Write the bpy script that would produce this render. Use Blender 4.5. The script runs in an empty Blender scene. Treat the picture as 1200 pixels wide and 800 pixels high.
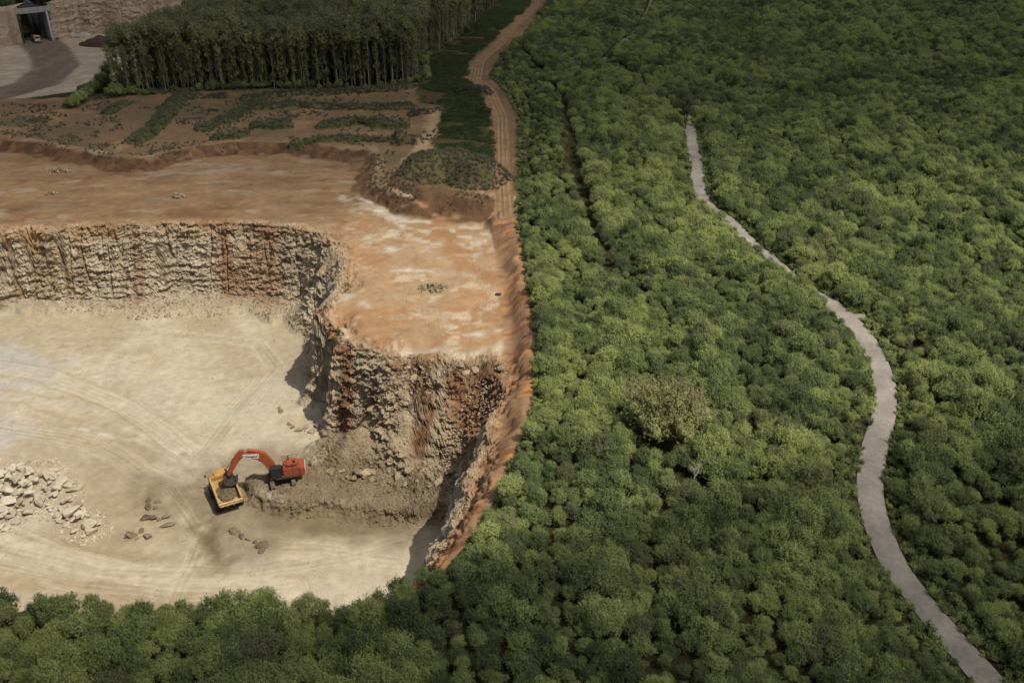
import bpy, bmesh, math, random
import numpy as np
from mathutils import Vector, Matrix
random.seed(7); np.random.seed(7)
sc = bpy.context.scene
COL = sc.collection
R = math.radians

# ------------------------------------------------------------------ camera, sky, sun, exposure
CAM_H = 114.0; PITCH = R(28.6); FPX = 1100.0
cd = bpy.data.cameras.new('camera'); cam = bpy.data.objects.new('camera', cd); COL.objects.link(cam)
cam.location = (0, 0, CAM_H); cam.rotation_euler = (R(90) - PITCH, 0, 0)
cd.sensor_width = 36; cd.lens = 36 * FPX / 1200; cd.clip_start = 1; cd.clip_end = 20000
sc.camera = cam
SUN_EL = R(58); SX, SY = 0.80, -0.60          # horizontal direction towards the sun
w = bpy.data.worlds.new('World'); sc.world = w; w.use_nodes = True
nt = w.node_tree; bg = nt.nodes['Background']
sk = nt.nodes.new('ShaderNodeTexSky'); sk.sky_type = 'NISHITA'; sk.sun_disc = False
sk.sun_elevation = SUN_EL; sk.sun_rotation = math.atan2(SX, SY); sk.dust_density = 3.0; sk.ozone_density = 1.0
nt.links.new(sk.outputs[0], bg.inputs[0]); bg.inputs[1].default_value = 0.075
sd = bpy.data.lights.new('sun', 'SUN'); sd.energy = 4.5; sd.angle = R(0.5); sd.color = (1, .95, .86)
so = bpy.data.objects.new('sun', sd); COL.objects.link(so)
so.rotation_euler = Vector((SX * math.cos(SUN_EL), SY * math.cos(SUN_EL), math.sin(SUN_EL))).to_track_quat('Z', 'Y').to_euler()
so.location = (300, -200, 600)
sc.view_settings.view_transform = 'Standard'; sc.view_settings.look = 'None'
sc.view_settings.gamma = 1; sc.view_settings.use_curve_mapping = False
sc.view_settings.exposure = -0.24
sc.render.engine = 'CYCLES'
sc.cycles.max_bounces = 6; sc.cycles.transparent_max_bounces = 12

# ------------------------------------------------------------------ numpy noise
def _h(ix, iy, iz, seed):
    with np.errstate(over='ignore'):
        n = (ix.astype(np.int64) * 374761393 + iy.astype(np.int64) * 668265263 + iz.astype(np.int64) * 2147483647 + seed * 1274126177) & 0xffffffff
        n = ((n ^ (n >> 13)) * 1274126177) & 0xffffffff
        n = ((n ^ (n >> 16)) * 2246822519) & 0xffffffff
        n = n ^ (n >> 15)
    return (n & 0xffffff) / float(0x1000000)
def vn(x, y, z=None, seed=0):
    x = np.asarray(x, float); y = np.asarray(y, float)
    if z is None: z = np.zeros_like(x)
    ix, iy, iz = np.floor(x), np.floor(y), np.floor(z)
    fx, fy, fz = x - ix, y - iy, z - iz
    fx = fx * fx * (3 - 2 * fx); fy = fy * fy * (3 - 2 * fy); fz = fz * fz * (3 - 2 * fz)
    o = 0
    for a in (0, 1):
        for b in (0, 1):
            for c in (0, 1):
                o = o + _h(ix + a, iy + b, iz + c, seed) * (fx if a else 1 - fx) * (fy if b else 1 - fy) * (fz if c else 1 - fz)
    return o * 2 - 1
def fbm(x, y, z=None, o=4, seed=0, g=.5):
    s = 0; a = 1; t = 0
    if z is None: z = np.zeros_like(np.asarray(x, float))
    for k in range(o):
        s = s + a * vn(x * 2 ** k + 17.3 * k, y * 2 ** k - 9.1 * k, z * 2 ** k + 3.3 * k, seed + k); t += a; a *= g
    return s / t * 1.5
def cells(x, y, z, seed=0):
    ix, iy, iz = np.floor(x), np.floor(y), np.floor(z)
    bd = np.full(x.shape, 9e9); bv = np.zeros(x.shape); b2 = np.full(x.shape, 9e9)
    for a in (-1, 0, 1):
        for b in (-1, 0, 1):
            for c in (-1, 0, 1):
                jx, jy, jz = ix + a, iy + b, iz + c
                d = (jx + _h(jx, jy, jz, seed) - x) ** 2 + (jy + _h(jx, jy, jz, seed + 1) - y) ** 2 + (jz + _h(jx, jy, jz, seed + 2) - z) ** 2
                m = d < bd
                b2 = np.where(m, bd, np.minimum(b2, d))
                bv = np.where(m, _h(jx, jy, jz, seed + 3), bv); bd = np.where(m, d, bd)
    return bv, np.sqrt(b2) - np.sqrt(bd)
def ss(a, b, x):
    t = np.clip((x - a) / (b - a), 0, 1); return t * t * (3 - 2 * t)

# ------------------------------------------------------------------ layout helpers (survey points read from the photograph, put on real levels)
SP, CP = math.sin(PITCH), math.cos(PITCH)
def U(px, py, z):
    v = (py - 400) / FPX; dz = SP + v * CP; dy = CP - v * SP; t = (CAM_H - z) / dz
    return ((px - 600) / FPX * t, dy * t)
def proj(x, y, z):
    dz = z - CAM_H; f = y * CP - dz * SP; u = y * SP + dz * CP
    return 600 + FPX * x / f, 400 - FPX * u / f, f
def UP(pts, z=None): return [U(p[0], p[1], p[2] if len(p) > 2 else z) for p in pts]
def near_box(fn, x, y, pts, m):    # evaluate a distance only round the shape
    xs_ = [p[0] for p in pts]; ys_ = [p[1] for p in pts]
    k = (x > min(xs_) - m) & (x < max(xs_) + m) & (y > min(ys_) - m) & (y < max(ys_) + m)
    out = np.full(np.shape(x), float(m)); out[k] = fn(x[k], y[k]); return out
def dist_poly(x, y, pts, closed=True):
    d = np.full(np.shape(x), 1e18); n = len(pts)
    for i in range(n if closed else n - 1):
        ax, ay = pts[i]; bx, by = pts[(i + 1) % n]
        ex, ey = bx - ax, by - ay; L = ex * ex + ey * ey + 1e-9
        t = np.clip(((x - ax) * ex + (y - ay) * ey) / L, 0, 1)
        d = np.minimum(d, (x - ax - t * ex) ** 2 + (y - ay - t * ey) ** 2)
    return np.sqrt(d)
def inside(x, y, pts):
    r = np.zeros(np.shape(x), bool); n = len(pts)
    for i in range(n):
        ax, ay = pts[i]; bx, by = pts[(i + 1) % n]
        if ay == by: continue
        c = ((ay > y) != (by > y)) & (x < (bx - ax) * (y - ay) / (by - ay) + ax)
        r ^= c
    return r
def sdp(x, y, pts): # negative inside
    d = dist_poly(x, y, pts); return np.where(inside(x, y, pts), -d, d)

ZP = 22.0
EDGE = [(599,238),(604,280),(611,320),(618,370),(621,420),(621,445),(613,490),(600,525),(585,560),(570,590),(552,620),(533,645),(514,668)]
EDGEW = UP(EDGE, 25)
STRIP = EDGEW + [(-13,96),(-17,89.0),(-200,89.0),(-200,300)] + UP([(-60,160),(0,163),(50,168),(120,180),(165,188),(215,176),(300,168),(440,176),(452,196),(442,214),(480,232),(560,243),(590,241)], 24)
CREST = [(-220, 231)] + UP([(-90,268),(0,268),(60,268),(110,265),(150,263),(250,261),(325,262),(352,269),(385,275),(408,290),(408,315),(404,332),(386,350),(376,362),(386,372),(400,392),(425,398),(469,411),(530,420),(575,419),(594,432),(594,455),(578,500),(562,556),(549,590),(527,632),(508,662)], ZP) + [(-17,92),(-220,92)]
TOE = [(-220, 221)] + UP([(-90,368),(0,364),(60,372),(150,376),(230,374),(280,372),(318,384),(330,378),(336,392),(350,400),(355,410),(353,440),(350,472),(362,496),(380,502),(397,508,1),(404,530,2),(412,555,3),(450,566,3),(500,572,3),(522,577,2),(530,590,1),(522,615),(514,640),(500,662)], 0) + [(-20,98),(-220,98)]
RUB = UP([(346,528),(372,512,1),(398,500,2),(420,478,6),(438,445,14),(462,412,22),(530,421,22),(590,425,22),(598,445,22),(575,500,18),(555,560,5),(520,585,1),(440,575,3),(360,560,1)], 0)
PLAT = UP([(298,572,3),(300,556,3),(330,548,3),(370,545,3),(420,552,3),(520,568,3),(532,592,2),(470,596,3),(420,590,3),(370,586,3),(330,584,3)], 3)
LOW = [(-420, 372)] + UP([(-60,122),(30,120),(95,110),(128,98)], 24) + [(-163,400),(-150,440),(-150,570),(-200,560)] 
WALLB = UP([(-140,66),(-60,62),(0,57),(28,51),(62,47),(100,42),(170,36),(250,27),(300,20)], 16)
WB = [(-420, WALLB[0][1] - 5)] + WALLB
LOW = [(-420, 372)] + UP([(-60,122),(30,120),(95,110),(128,98)], 24) + [(-163,400),(-152,440)] + [(p[0], p[1] + 25) for p in WB[::-1]]
LVL = 16.0
# underpass through the far rock wall
TA = np.array(WALLB[3]); TB = np.array(WALLB[4]); TC = (TA + TB) / 2
tdir = np.array([-math.sin(R(37)), math.cos(R(37))]); tside = np.array([tdir[1], -tdir[0]])
TW = np.linalg.norm(TB - TA) * .46
TRACK = UP([(592,262,22),(591,240,23.5),(589,205),(589,180),(588,145),(571,112),(558,98),(562,80),(576,60),(600,32),(627,4),(650,-20)], 25)
PATHPX = [(1210,860),(1160,800),(1085,712),(1042,650),(1021,585),(1023,535),(1037,480),(1034,440),(1012,395),(975,358),(930,330),(885,290),(850,256),(822,232),(816,195),(808,150),(800,125),(760,95),(712,76),(725,55),(752,30),(764,5),(770,-20)]
MOUNDS = [ # px line, half width m, height m, colour kind
 ([(470,214),(505,228),(562,238)], 5.0, 1.7, 'red'), ([(500,206),(530,202),(562,211)], 10.5, 6.0, 'dry'),
 ([(535,118),(565,120)], 4.5, 2.0, 'dry'), ([(162,166),(185,150),(212,120)], 4.2, 1.8, 'grn'), ([(128,135),(148,126)], 3.2, 1.4, 'grn'),
 ([(84,126),(100,121)], 3.4, 1.8, 'grn'), ([(38,143),(52,142)], 2.2, .9, 'grn'), ([(100,112),(128,100)], 4, 2.5, 'grn'),
 ([(240,152),(270,142),(305,122)], 3.4, 1.3, 'grn'), ([(255,163),(285,159)], 2.6, 1.3, 'grn'), ([(300,150),(335,150)], 3.6, 1.9, 'grn'),
 ([(290,120),(345,114),(400,112),(480,110)], 3.5, 1.2, 'dry'), ([(310,130),(350,127),(420,130),(480,131)], 3.4, 1.2, 'dry'),
 ([(380,150),(420,146),(470,151)], 3.8, 2.0, 'grn'), ([(345,168),(400,164),(470,166)], 2.6, 1.3, 'grn'), ([(470,168),(486,168)], 3.3, 2.2, 'dry'),
 ([(120,118),(150,113),(190,112)], 2.6, .9, 'dry'), ([(215,120),(260,118)], 3, .9, 'dry'), ([(485,138),(520,136)], 2.4, .9, 'dry')]
MW = [(UP(m[0], 25), m[1], m[2], m[3]) for m in MOUNDS]

def und(x, y):   # gentle relief of the wooded land
    m = ss(6, 70, sdp(x, y, STRIP)) 
    return m * (3.0 * fbm(x / 95, y / 95, o=3, seed=31) + 1.0)
def H(x, y, mounds=True):
    x = np.asarray(x, float); y = np.asarray(y, float)
    wx = x + 1.5 * fbm(x / 7, y / 7, o=3, seed=5); wy = y + 1.5 * fbm(x / 7, y / 7, o=3, seed=6)
    sdS = sdp(x + .8 * fbm(x / 5, y / 5, o=2, seed=8), y + .8 * fbm(x / 5, y / 5, o=2, seed=9), STRIP)
    nor = ss(205, 225, y)
    sdS = sdS + nor * (2.2 * fbm(x / 24, y / 24, o=2, seed=18) + 1.1 * fbm(x / 5, y / 5, o=2, seed=19) + 1.0)
    up = ss(-4.2 - 3.5 * nor, .2 + 1.5 * nor, sdS)
    h = ZP + 3.0 * up + .25 * fbm(x / 9, y / 9, o=3, seed=3)
    h = h + und(x, y)
    # low road basin at the far left
    sl = sdp(x, y, LOW)
    h = h + (LVL - h) * ss(0, -14, sl)
    bw = dist_poly(x, y, WB, False)
    # which side of the far rock wall
    yw = np.interp(x, [p[0] for p in WB], [p[1] for p in WB])
    beh = ss(6.0, 9.0, (y - yw)) * (x < WB[-1][0] + 5)
    cor_u = (x - TC[0]) * tside[0] + (y - TC[1]) * tside[1]; cor_v = (x - TC[0]) * tdir[0] + (y - TC[1]) * tdir[1]
    cor = (np.abs(cor_u) < TW + .6) & (cor_v > -6) & (cor_v < 90)
    h = np.where(cor & (y > yw - 2), LVL, h + (34 - h) * beh)
    if mounds:
        for pts, hw, hh, kd in MW:
            d = near_box(lambda a, b: dist_poly(a, b, pts, False) + .9 * fbm(a / 3.5, b / 3.5, o=2, seed=44), x, y, pts, hw + 3)
            h = h + hh * ss(hw, hw * .25, d)
    # quarry pit
    spm = ss(206, 196, y) * ss(-60, -50, x) * ss(0, -26, x)
    wx = wx + spm * 2.0 * fbm(x / 8, y / 8, o=3, seed=26); wy = wy + spm * 2.4 * fbm(x / 8, y / 8, o=3, seed=27)
    ins = inside(wx, wy, CREST); it = inside(wx, wy, TOE)
    dc = dist_poly(wx, wy, CREST); dt = dist_poly(wx, wy, TOE)
    t = np.where(it, 0, dt / (dt + dc + 1e-6))
    rub = ss(3, -3, sdp(x, y, RUB))
    f1 = np.where(t < .55, .13 * t / .55, .13 + .87 * ss(.55, .97, t))
    f2 = t
    wf = ss(224, 216, y) * ss(-72, -64, x); f1 = f1 * (1 - wf) + wf * ss(.0, 1.0, t) ** .85; w3 = ss(192, 186, y) * ss(-66, -60, x) * ss(-18, -24, x); f1 = f1 * (1 - w3) + w3 * (.08 * ss(0, .3, t) + .92 * ss(.30, .88, t))
    f = f1 * (1 - rub) + f2 * rub
    hp = h * f + (1 - f) * (.12 * fbm(x / 10, y / 10, o=3, seed=12))
    h = np.where(ins, hp, h)
    ero = np.clip(1.6 + 1.8 * fbm(x / 9, y / 9, o=3, seed=28), .3, 4) * spm
    h = h - ero * ss(5.0, 0, dc) * np.where(ins, t, 1)
    dcn = dist_poly(x + .8 * fbm(x / 4, y / 4, o=2, seed=24), y, [(-24, 159), (-33, 157)], False)
    h = np.where(ins, np.maximum(h, 7.5 * np.clip(1 - dcn / 11.5, 0, 1) ** 1.15), h)
    # loading platform of the digger
    dp = sdp(x + .9 * fbm(x / 5, y / 5, o=3, seed=21), y + .9 * fbm(x / 5, y / 5, o=3, seed=22), PLAT)
    h = np.where(ins, np.maximum(h, 3.0 * ss(2.6, -.4, dp) + .1 * fbm(x / 2, y / 2, o=2, seed=3) * (dp < 3)), h)
    return h
def h1(x, y): return float(H(np.array([x]), np.array([y]))[0])
def G(px, py, z0=22, it=6):   # point on the terrain seen at a survey point
    z = z0
    for _ in range(it):
        x, y = U(px, py, z); z = .5 * z + .5 * h1(x, y)
    x, y = U(px, py, z); return x, y, h1(x, y)

# ------------------------------------------------------------------ object helpers
def tag(o, label=None, cat=None, group=None, kind=None):
    if label: o['label'] = label
    if cat: o['category'] = cat
    if group: o['group'] = group
    if kind: o['kind'] = kind
    return o
def link(name, me, mat=None, parent=None):
    o = bpy.data.objects.new(name, me); COL.objects.link(o)
    if mat is not None and len(me.materials) == 0: me.materials.append(mat)
    if parent: o.parent = parent
    return o
def empty(name, loc, rz=0):
    o = bpy.data.objects.new(name, None); COL.objects.link(o); o.location = loc; o.rotation_euler = (0, 0, rz); o.empty_display_size = .5; return o
def mesh_np(name, V, F, smooth=False):
    me = bpy.data.meshes.new(name); V = np.asarray(V, np.float32); F = np.asarray(F, np.int32); k = F.shape[1]
    me.vertices.add(len(V)); me.vertices.foreach_set('co', V.ravel())
    me.loops.add(F.size); me.loops.foreach_set('vertex_index', F.ravel())
    me.polygons.add(len(F)); me.polygons.foreach_set('loop_start', np.arange(0, F.size, k, dtype=np.int32))
    me.polygons.foreach_set('loop_total', np.full(len(F), k, np.int32))
    me.polygons.foreach_set('use_smooth', np.full(len(F), smooth) if np.isscalar(smooth) else smooth)
    me.update(calc_edges=True); return me
def set_col(me, name, C, domain='POINT'):
    a = me.color_attributes.new(name, 'FLOAT_COLOR', domain)
    C = np.asarray(C, np.float32)
    if C.shape[1] == 3: C = np.hstack([C, np.ones((len(C), 1), np.float32)])
    a.data.foreach_set('color', C.ravel())
def copy_tree(o, parent=None):
    c = o.copy(); COL.objects.link(c)
    if parent: c.parent = parent
    for ch in o.children: copy_tree(ch, c)
    return c
def srgb(r, g, b):
    f = lambda c: (c / 255 / 12.92) if c / 255 <= .04045 else ((c / 255 + .055) / 1.055) ** 2.4
    return np.array([f(r), f(g), f(b)]) * .735

# ------------------------------------------------------------------ materials
def nmat(name):
    m = bpy.data.materials.new(name); m.use_nodes = True; t = m.node_tree
    return m, t, t.nodes['Principled BSDF']
def N(t, ty, **kw):
    n = t.nodes.new(ty)
    for k, v in kw.items():
        if k.startswith('i_'): n.inputs[k[2:].replace('_', ' ')].default_value = v
        else: setattr(n, k, v)
    return n
def mat_terrain(name, bump=.5, fine=.28, coord_scale=1.0, attr='albedo'):
    m, t, p = nmat(name); L = t.links.new
    a = N(t, 'ShaderNodeAttribute', attribute_name=attr); g = N(t, 'ShaderNodeTexCoord')
    n1 = N(t, 'ShaderNodeTexNoise', i_Scale=2.2 * coord_scale, i_Detail=6, i_Roughness=.75); L(g.outputs['Object'], n1.inputs['Vector'])
    n2 = N(t, 'ShaderNodeTexNoise', i_Scale=.35 * coord_scale, i_Detail=4, i_Roughness=.6); L(g.outputs['Object'], n2.inputs['Vector'])
    r1 = N(t, 'ShaderNodeMapRange'); r1.inputs[1].default_value = .25; r1.inputs[2].default_value = .75; r1.inputs[3].default_value = 1 - fine; r1.inputs[4].default_value = 1 + fine
    L(n1.outputs[0], r1.inputs[0])
    r2 = N(t, 'ShaderNodeMapRange'); r2.inputs[1].default_value = .3; r2.inputs[2].default_value = .7; r2.inputs[3].default_value = .88; r2.inputs[4].default_value = 1.12
    L(n2.outputs[0], r2.inputs[0])
    mu = N(t, 'ShaderNodeMath', operation='MULTIPLY'); L(r1.outputs[0], mu.inputs[0]); L(r2.outputs[0], mu.inputs[1])
    vm = N(t, 'ShaderNodeVectorMath', operation='SCALE'); L(a.outputs['Color'], vm.inputs[0]); L(mu.outputs[0], vm.inputs['Scale'])
    ra = N(t, 'ShaderNodeAttribute', attribute_name='rutd'); rm = N(t, 'ShaderNodeAttribute', attribute_name='rutm')
    cb = N(t, 'ShaderNodeCombineXYZ'); L(ra.outputs['Fac'], cb.inputs[0]); sx_ = N(t, 'ShaderNodeVectorMath', operation='SCALE'); sx_.inputs['Scale'].default_value = .035; L(g.outputs['Object'], sx_.inputs[0])
    ad = N(t, 'ShaderNodeVectorMath', operation='ADD'); L(cb.outputs[0], ad.inputs[0]); L(sx_.outputs[0], ad.inputs[1])
    rn = N(t, 'ShaderNodeTexNoise', i_Scale=2.6, i_Detail=3, i_Roughness=.7); L(ad.outputs[0], rn.inputs['Vector'])
    rr_ = N(t, 'ShaderNodeMapRange'); rr_.inputs[1].default_value = .36; rr_.inputs[2].default_value = .62; rr_.inputs[3].default_value = .86; rr_.inputs[4].default_value = 1.06; L(rn.outputs[0], rr_.inputs[0])
    rx = N(t, 'ShaderNodeMix'); rx.inputs[2].default_value = 1.0; L(rm.outputs['Fac'], rx.inputs[0]); L(rr_.outputs[0], rx.inputs[3])
    n3 = N(t, 'ShaderNodeTexVoronoi', i_Scale=2.4 * coord_scale); L(g.outputs['Object'], n3.inputs['Vector'])
    r3 = N(t, 'ShaderNodeMapRange'); r3.inputs[1].default_value = .05; r3.inputs[2].default_value = .25; r3.inputs[3].default_value = .86; r3.inputs[4].default_value = 1.0; L(n3.outputs['Distance'], r3.inputs[0])
    vm2 = N(t, 'ShaderNodeVectorMath', operation='SCALE'); L(vm.outputs[0], vm2.inputs[0]); mq = N(t, 'ShaderNodeMath', operation='MULTIPLY'); L(rx.outputs[0], mq.inputs[0]); L(r3.outputs[0], mq.inputs[1]); L(mq.outputs[0], vm2.inputs['Scale'])
    L(vm2.outputs[0], p.inputs['Base Color']); p.inputs['Roughness'].default_value = .95; p.inputs['Specular IOR Level'].default_value = .15
    b = N(t, 'ShaderNodeBump'); b.inputs['Strength'].default_value = bump; b.inputs['Distance'].default_value = .35
    L(n1.outputs[0], b.inputs['Height']); L(b.outputs[0], p.inputs['Normal'])
    return m
def mat_plain(name, col, rough=.6, var=.12, scale=3.0, metal=0, bump=.1, dist=.03, col2=None, thr=(.45, .7)):
    m, t, p = nmat(name); L = t.links.new
    g = N(t, 'ShaderNodeTexCoord'); n = N(t, 'ShaderNodeTexNoise', i_Scale=scale, i_Detail=6, i_Roughness=.65); L(g.outputs['Object'], n.inputs['Vector'])
    cr = N(t, 'ShaderNodeValToRGB'); c = np.array(col)
    c2 = c * (1 - 2 * var) if col2 is None else np.array(col2)
    cr.color_ramp.elements[0].position = thr[0]; cr.color_ramp.elements[1].position = thr[1]
    cr.color_ramp.elements[0].color = (*np.clip(c * (1 + var * (col2 is None)), 0, 1), 1); cr.color_ramp.elements[1].color = (*c2, 1)
    L(n.outputs[0], cr.inputs[0]); L(cr.outputs[0], p.inputs['Base Color'])
    p.inputs['Roughness'].default_value = rough; p.inputs['Metallic'].default_value = metal
    if bump:
        b = N(t, 'ShaderNodeBump'); b.inputs['Strength'].default_value = bump; b.inputs['Distance'].default_value = dist
        L(n.outputs[0], b.inputs['Height']); L(b.outputs[0], p.inputs['Normal'])
    return m
def mat_leaf(name, c0, c1, c2, patch=30.0):
    """c0 dull, c1 mid, c2 bright yellow green; varies from tree to tree, from patch to patch and from leaf to leaf"""
    m, t, p = nmat(name); L = t.links.new
    oi = N(t, 'ShaderNodeObjectInfo'); at = N(t, 'ShaderNodeAttribute', attribute_name='leafvar')
    g = N(t, 'ShaderNodeNewGeometry'); n = N(t, 'ShaderNodeTexNoise', i_Scale=1 / patch, i_Detail=3, i_Roughness=.55)
    L(oi.outputs['Location'], n.inputs['Vector'])
    a1 = N(t, 'ShaderNodeMath', operation='MULTIPLY'); a1.inputs[1].default_value = .62; L(oi.outputs['Random'], a1.inputs[0])
    a2 = N(t, 'ShaderNodeMath', operation='MULTIPLY_ADD'); a2.inputs[1].default_value = 1.5; a2.inputs[2].default_value = -.62; L(n.outputs[0], a2.inputs[0])
    a3 = N(t, 'ShaderNodeMath', operation='ADD'); L(a1.outputs[0], a3.inputs[0]); L(a2.outputs[0], a3.inputs[1])
    a4 = N(t, 'ShaderNodeMath', operation='MULTIPLY_ADD'); a4.inputs[1].default_value = .5; L(at.outputs['Fac'], a4.inputs[0]); L(a3.outputs[0], a4.inputs[2])
    cr = N(t, 'ShaderNodeValToRGB'); e = cr.color_ramp.elements; e[0].position = .1; e[0].color = (*c0, 1); e[1].position = 1; e[1].color = (*c2, 1)
    k = e.new(.55); k.color = (*c1, 1)
    L(a4.outputs[0], cr.inputs[0])
    q1 = N(t, 'ShaderNodeMath', operation='MULTIPLY'); q1.inputs[1].default_value = 13.7; L(oi.outputs['Random'], q1.inputs[0]); q2 = N(t, 'ShaderNodeMath', operation='FRACT'); L(q1.outputs[0], q2.inputs[0])
    q3 = N(t, 'ShaderNodeMapRange'); q3.inputs[1].default_value = .80; q3.inputs[2].default_value = 1.0; q3.inputs[3].default_value = 0; q3.inputs[4].default_value = .75; L(q2.outputs[0], q3.inputs[0])
    mz = N(t, 'ShaderNodeMix', data_type='RGBA'); L(q3.outputs[0], mz.inputs['Factor']); L(cr.outputs[0], mz.inputs[6]); mz.inputs[7].default_value = (c1[0] * 1.05, c1[1] * .80, c1[2] * 1.15, 1)
    cr = type('o', (), {'outputs': [mz.outputs[2]]})()
    L(cr.outputs[0], p.inputs['Base Color']); p.inputs['Roughness'].default_value = .55; p.inputs['Specular IOR Level'].default_value = .3
    tr = N(t, 'ShaderNodeBsdfTranslucent'); mx = N(t, 'ShaderNodeMixShader'); mx.inputs[0].default_value = .27
    L(cr.outputs[0], tr.inputs[0]); L(p.outputs[0], mx.inputs[1]); L(tr.outputs[0], mx.inputs[2])
    L(mx.outputs[0], t.nodes['Material Output'].inputs[0])
    return m
M_ground = mat_terrain('earth', .6, .30); M_floor = mat_terrain('floor_dust', .3, .16, 1.6)
M_rock = mat_terrain('quarry_rock', .9, .30, 1.0)
M_leaf = mat_leaf('bush_leaves', (.066, .096, .042), (.192, .248, .090), (.445, .492, .170))
M_leaf_tall = mat_leaf('tall_tree_leaves', (.110, .130, .064), (.205, .225, .098), (.350, .350, .150), 40)
M_leaf_dry = mat_leaf('dry_scrub', (.105, .112, .062), (.160, .158, .092), (.240, .220, .138), 8)
M_olive = mat_leaf('olive_leaves', (.12, .14, .055), (.22, .25, .09), (.38, .38, .15))
M_scrub = mat_leaf('scrub_leaves', (.11, .125, .066), (.17, .18, .095), (.25, .245, .14), 8)
M_grass = mat_leaf('grass_blades', (.040, .065, .020), (.065, .095, .028), (.110, .125, .045), 12)
M_pale = mat_leaf('flowering_leaves', (.16, .16, .08), (.30, .27, .14), (.46, .38, .22), 2)
M_bark = mat_plain('bark', (.14, .115, .085), .9, .25, 2)
M_barkpale = mat_plain('pale_bark', (.30, .27, .21), .9, .25, 2)

# ------------------------------------------------------------------ TERRAIN
xs = np.concatenate([np.arange(-420, -300, 6), np.arange(-300, -170, 1.5), np.arange(-170, -138, .6), np.arange(-138, -60, .3), np.arange(-60, -2, .25), np.arange(-2, 12, .5), np.arange(12, 100, 2.0), np.arange(100, 420, 6.0)])
ya = np.concatenate([np.arange(30, 84, 1.0), np.arange(84, 300, .5), np.arange(300, 440, 1.0), np.arange(440, 600, 2.0), np.arange(600, 861, 5.0)]); dya = np.gradient(ya)
XX, YY = np.meshgrid(xs, ya, indexing='ij')
print('terrain', XX.shape)
HH = H(XX, YY)
gy = np.gradient(HH, ya, axis=1); gx = np.gradient(HH, xs, axis=0)
gr = np.minimum(np.sqrt(gy ** 2 + .35 * gx ** 2), 9) * np.where(YY < 104, .15, np.where(YY > 300, .25, 1))
base = dya[None, :] * np.where(YY < 88, 1 / 1.4, np.where(YY < 245, 1 / .34, np.where(YY < 300, 1 / .5, np.where(YY < 400, 1 / .8, np.where(YY < 580, 1 / 2.0, 1 / 6)))))
wgt = base * np.sqrt(1 + gr ** 2 * 1.1)
k = np.ones(31) / 31
wgt = np.apply_along_axis(lambda v: np.convolve(np.pad(v, 15, 'edge'), k, 'valid'), 0, wgt)
cum = np.cumsum(wgt, axis=1); cum = (cum - cum[:, :1]) / (cum[:, -1:] - cum[:, :1])
NR = 1040
q = np.linspace(0, 1, NR)
Yg = np.array([np.interp(q, cum[i], ya) for i in range(len(xs))]); Xg = np.repeat(xs[:, None], NR, 1)
Zg = H(Xg, Yg)
# steepness mask from the smooth surface
e = .5
gxs = np.array([np.interp(Yg[i], ya, gx[i]) for i in range(len(xs))]); gys = np.array([np.interp(Yg[i], ya, gy[i]) for i in range(len(xs))])
sx, sy = gxs, gys
steep = np.sqrt(sx ** 2 + sy ** 2)
nrm = np.stack([-sx, -sy, np.ones_like(sx)], -1); nrm /= np.linalg.norm(nrm, axis=-1, keepdims=True)
inpit = inside(Xg, Yg, [(p[0], p[1]) for p in CREST])
dC = sdp(Xg, Yg, CREST)
rub = ss(3, -3, sdp(Xg, Yg, RUB)) * ss(0, -2, dC)
wall = ss(.9, 2.2, steep) * (dC < 3)
X0, Y0, Z0 = Xg.copy(), Yg.copy(), Zg.copy()
# blocky fractured rock: stepped cells of three sizes, bedding ledges, vertical fissures
w1 = .9 * fbm(X0 / 2, Y0 / 2, Z0 / 1.2, o=3, seed=13); w2 = .9 * fbm(X0 / 2, Y0 / 2, Z0 / 1.2, o=3, seed=17)
c1, e1 = cells((X0 + w1) / 2.7, (Y0 + w2) / 2.4, (Z0 + .6 * w1) / .95, 11); c2, e2 = cells((X0 + w2) / 1.15, (Y0 + w1) / 1.0, (Z0 + .4 * w2) / .5, 23); c3, e3 = cells(X0 / .45, Y0 / .45, Z0 / .3, 37)
bed = vn(X0 / 22, Y0 / 22, Z0 / .8, 50) 
fis = np.abs(fbm(X0 / 5.0, Y0 / 40, Z0 / 40, o=3, seed=61)); fis = np.exp(-(fis / .05) ** 2)
bul = fbm(X0 / 11, Y0 / 11, Z0 / 16, o=2, seed=66)
D = wall * (1 - .45 * rub) * (.85 * (c1 - .5) + .65 * (c2 - .5) + .35 * (c3 - .5) + .5 * bed + .8 * bul - 1.0 * fis * (1 - ss(0, .3, rub)))
rubs = .22 + .78 * ss(-.25, .25, fbm(X0 / 7, Y0 / 7, Z0 / 7, o=2, seed=73) + (Z0 - 11) * .06)
D -= wall * (.45 * np.exp(-(e1 / .05) ** 2) + .25 * np.exp(-(e2 / .06) ** 2)) * (1 - .5 * rub)
D += rub * (rubs * (1.0 * (c1 - .5) + .8 * (c2 - .5) + .45 * (c3 - .5)) + 1.0 * fbm(X0 / 6, Y0 / 6, Z0 / 6, o=3, seed=71))
talus = (inpit & (Z0 > .35) & (Z0 < 4.5)) * (1 - wall)
D += talus * (.35 * (c2 - .5) + .25 * (c3 - .5))
rough = (1 - .65 * (X0 > -25)) * ss(.25, .9, steep) * (1 - wall) * (1 - inpit)
D += rough * (.45 * (c2 - .5) + .35 * (c3 - .5) + .3 * fbm(X0 / 1.6, Y0 / 1.6, Z0 / 1.6, o=3, seed=75))
lip = ss(4.5, .5, np.abs(dC)) * (1 - wall) * ss(3, 6, Z0) * (1 - .6 * rub)
D += lip * (.7 * (c2 - .5) + .45 * (c3 - .5) + .5 * (c1 - .5))
nx = nrm.copy(); nx[..., 2] *= np.where(wall > .3, .25, 1)   # move rock mostly sideways on the cliffs
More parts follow.
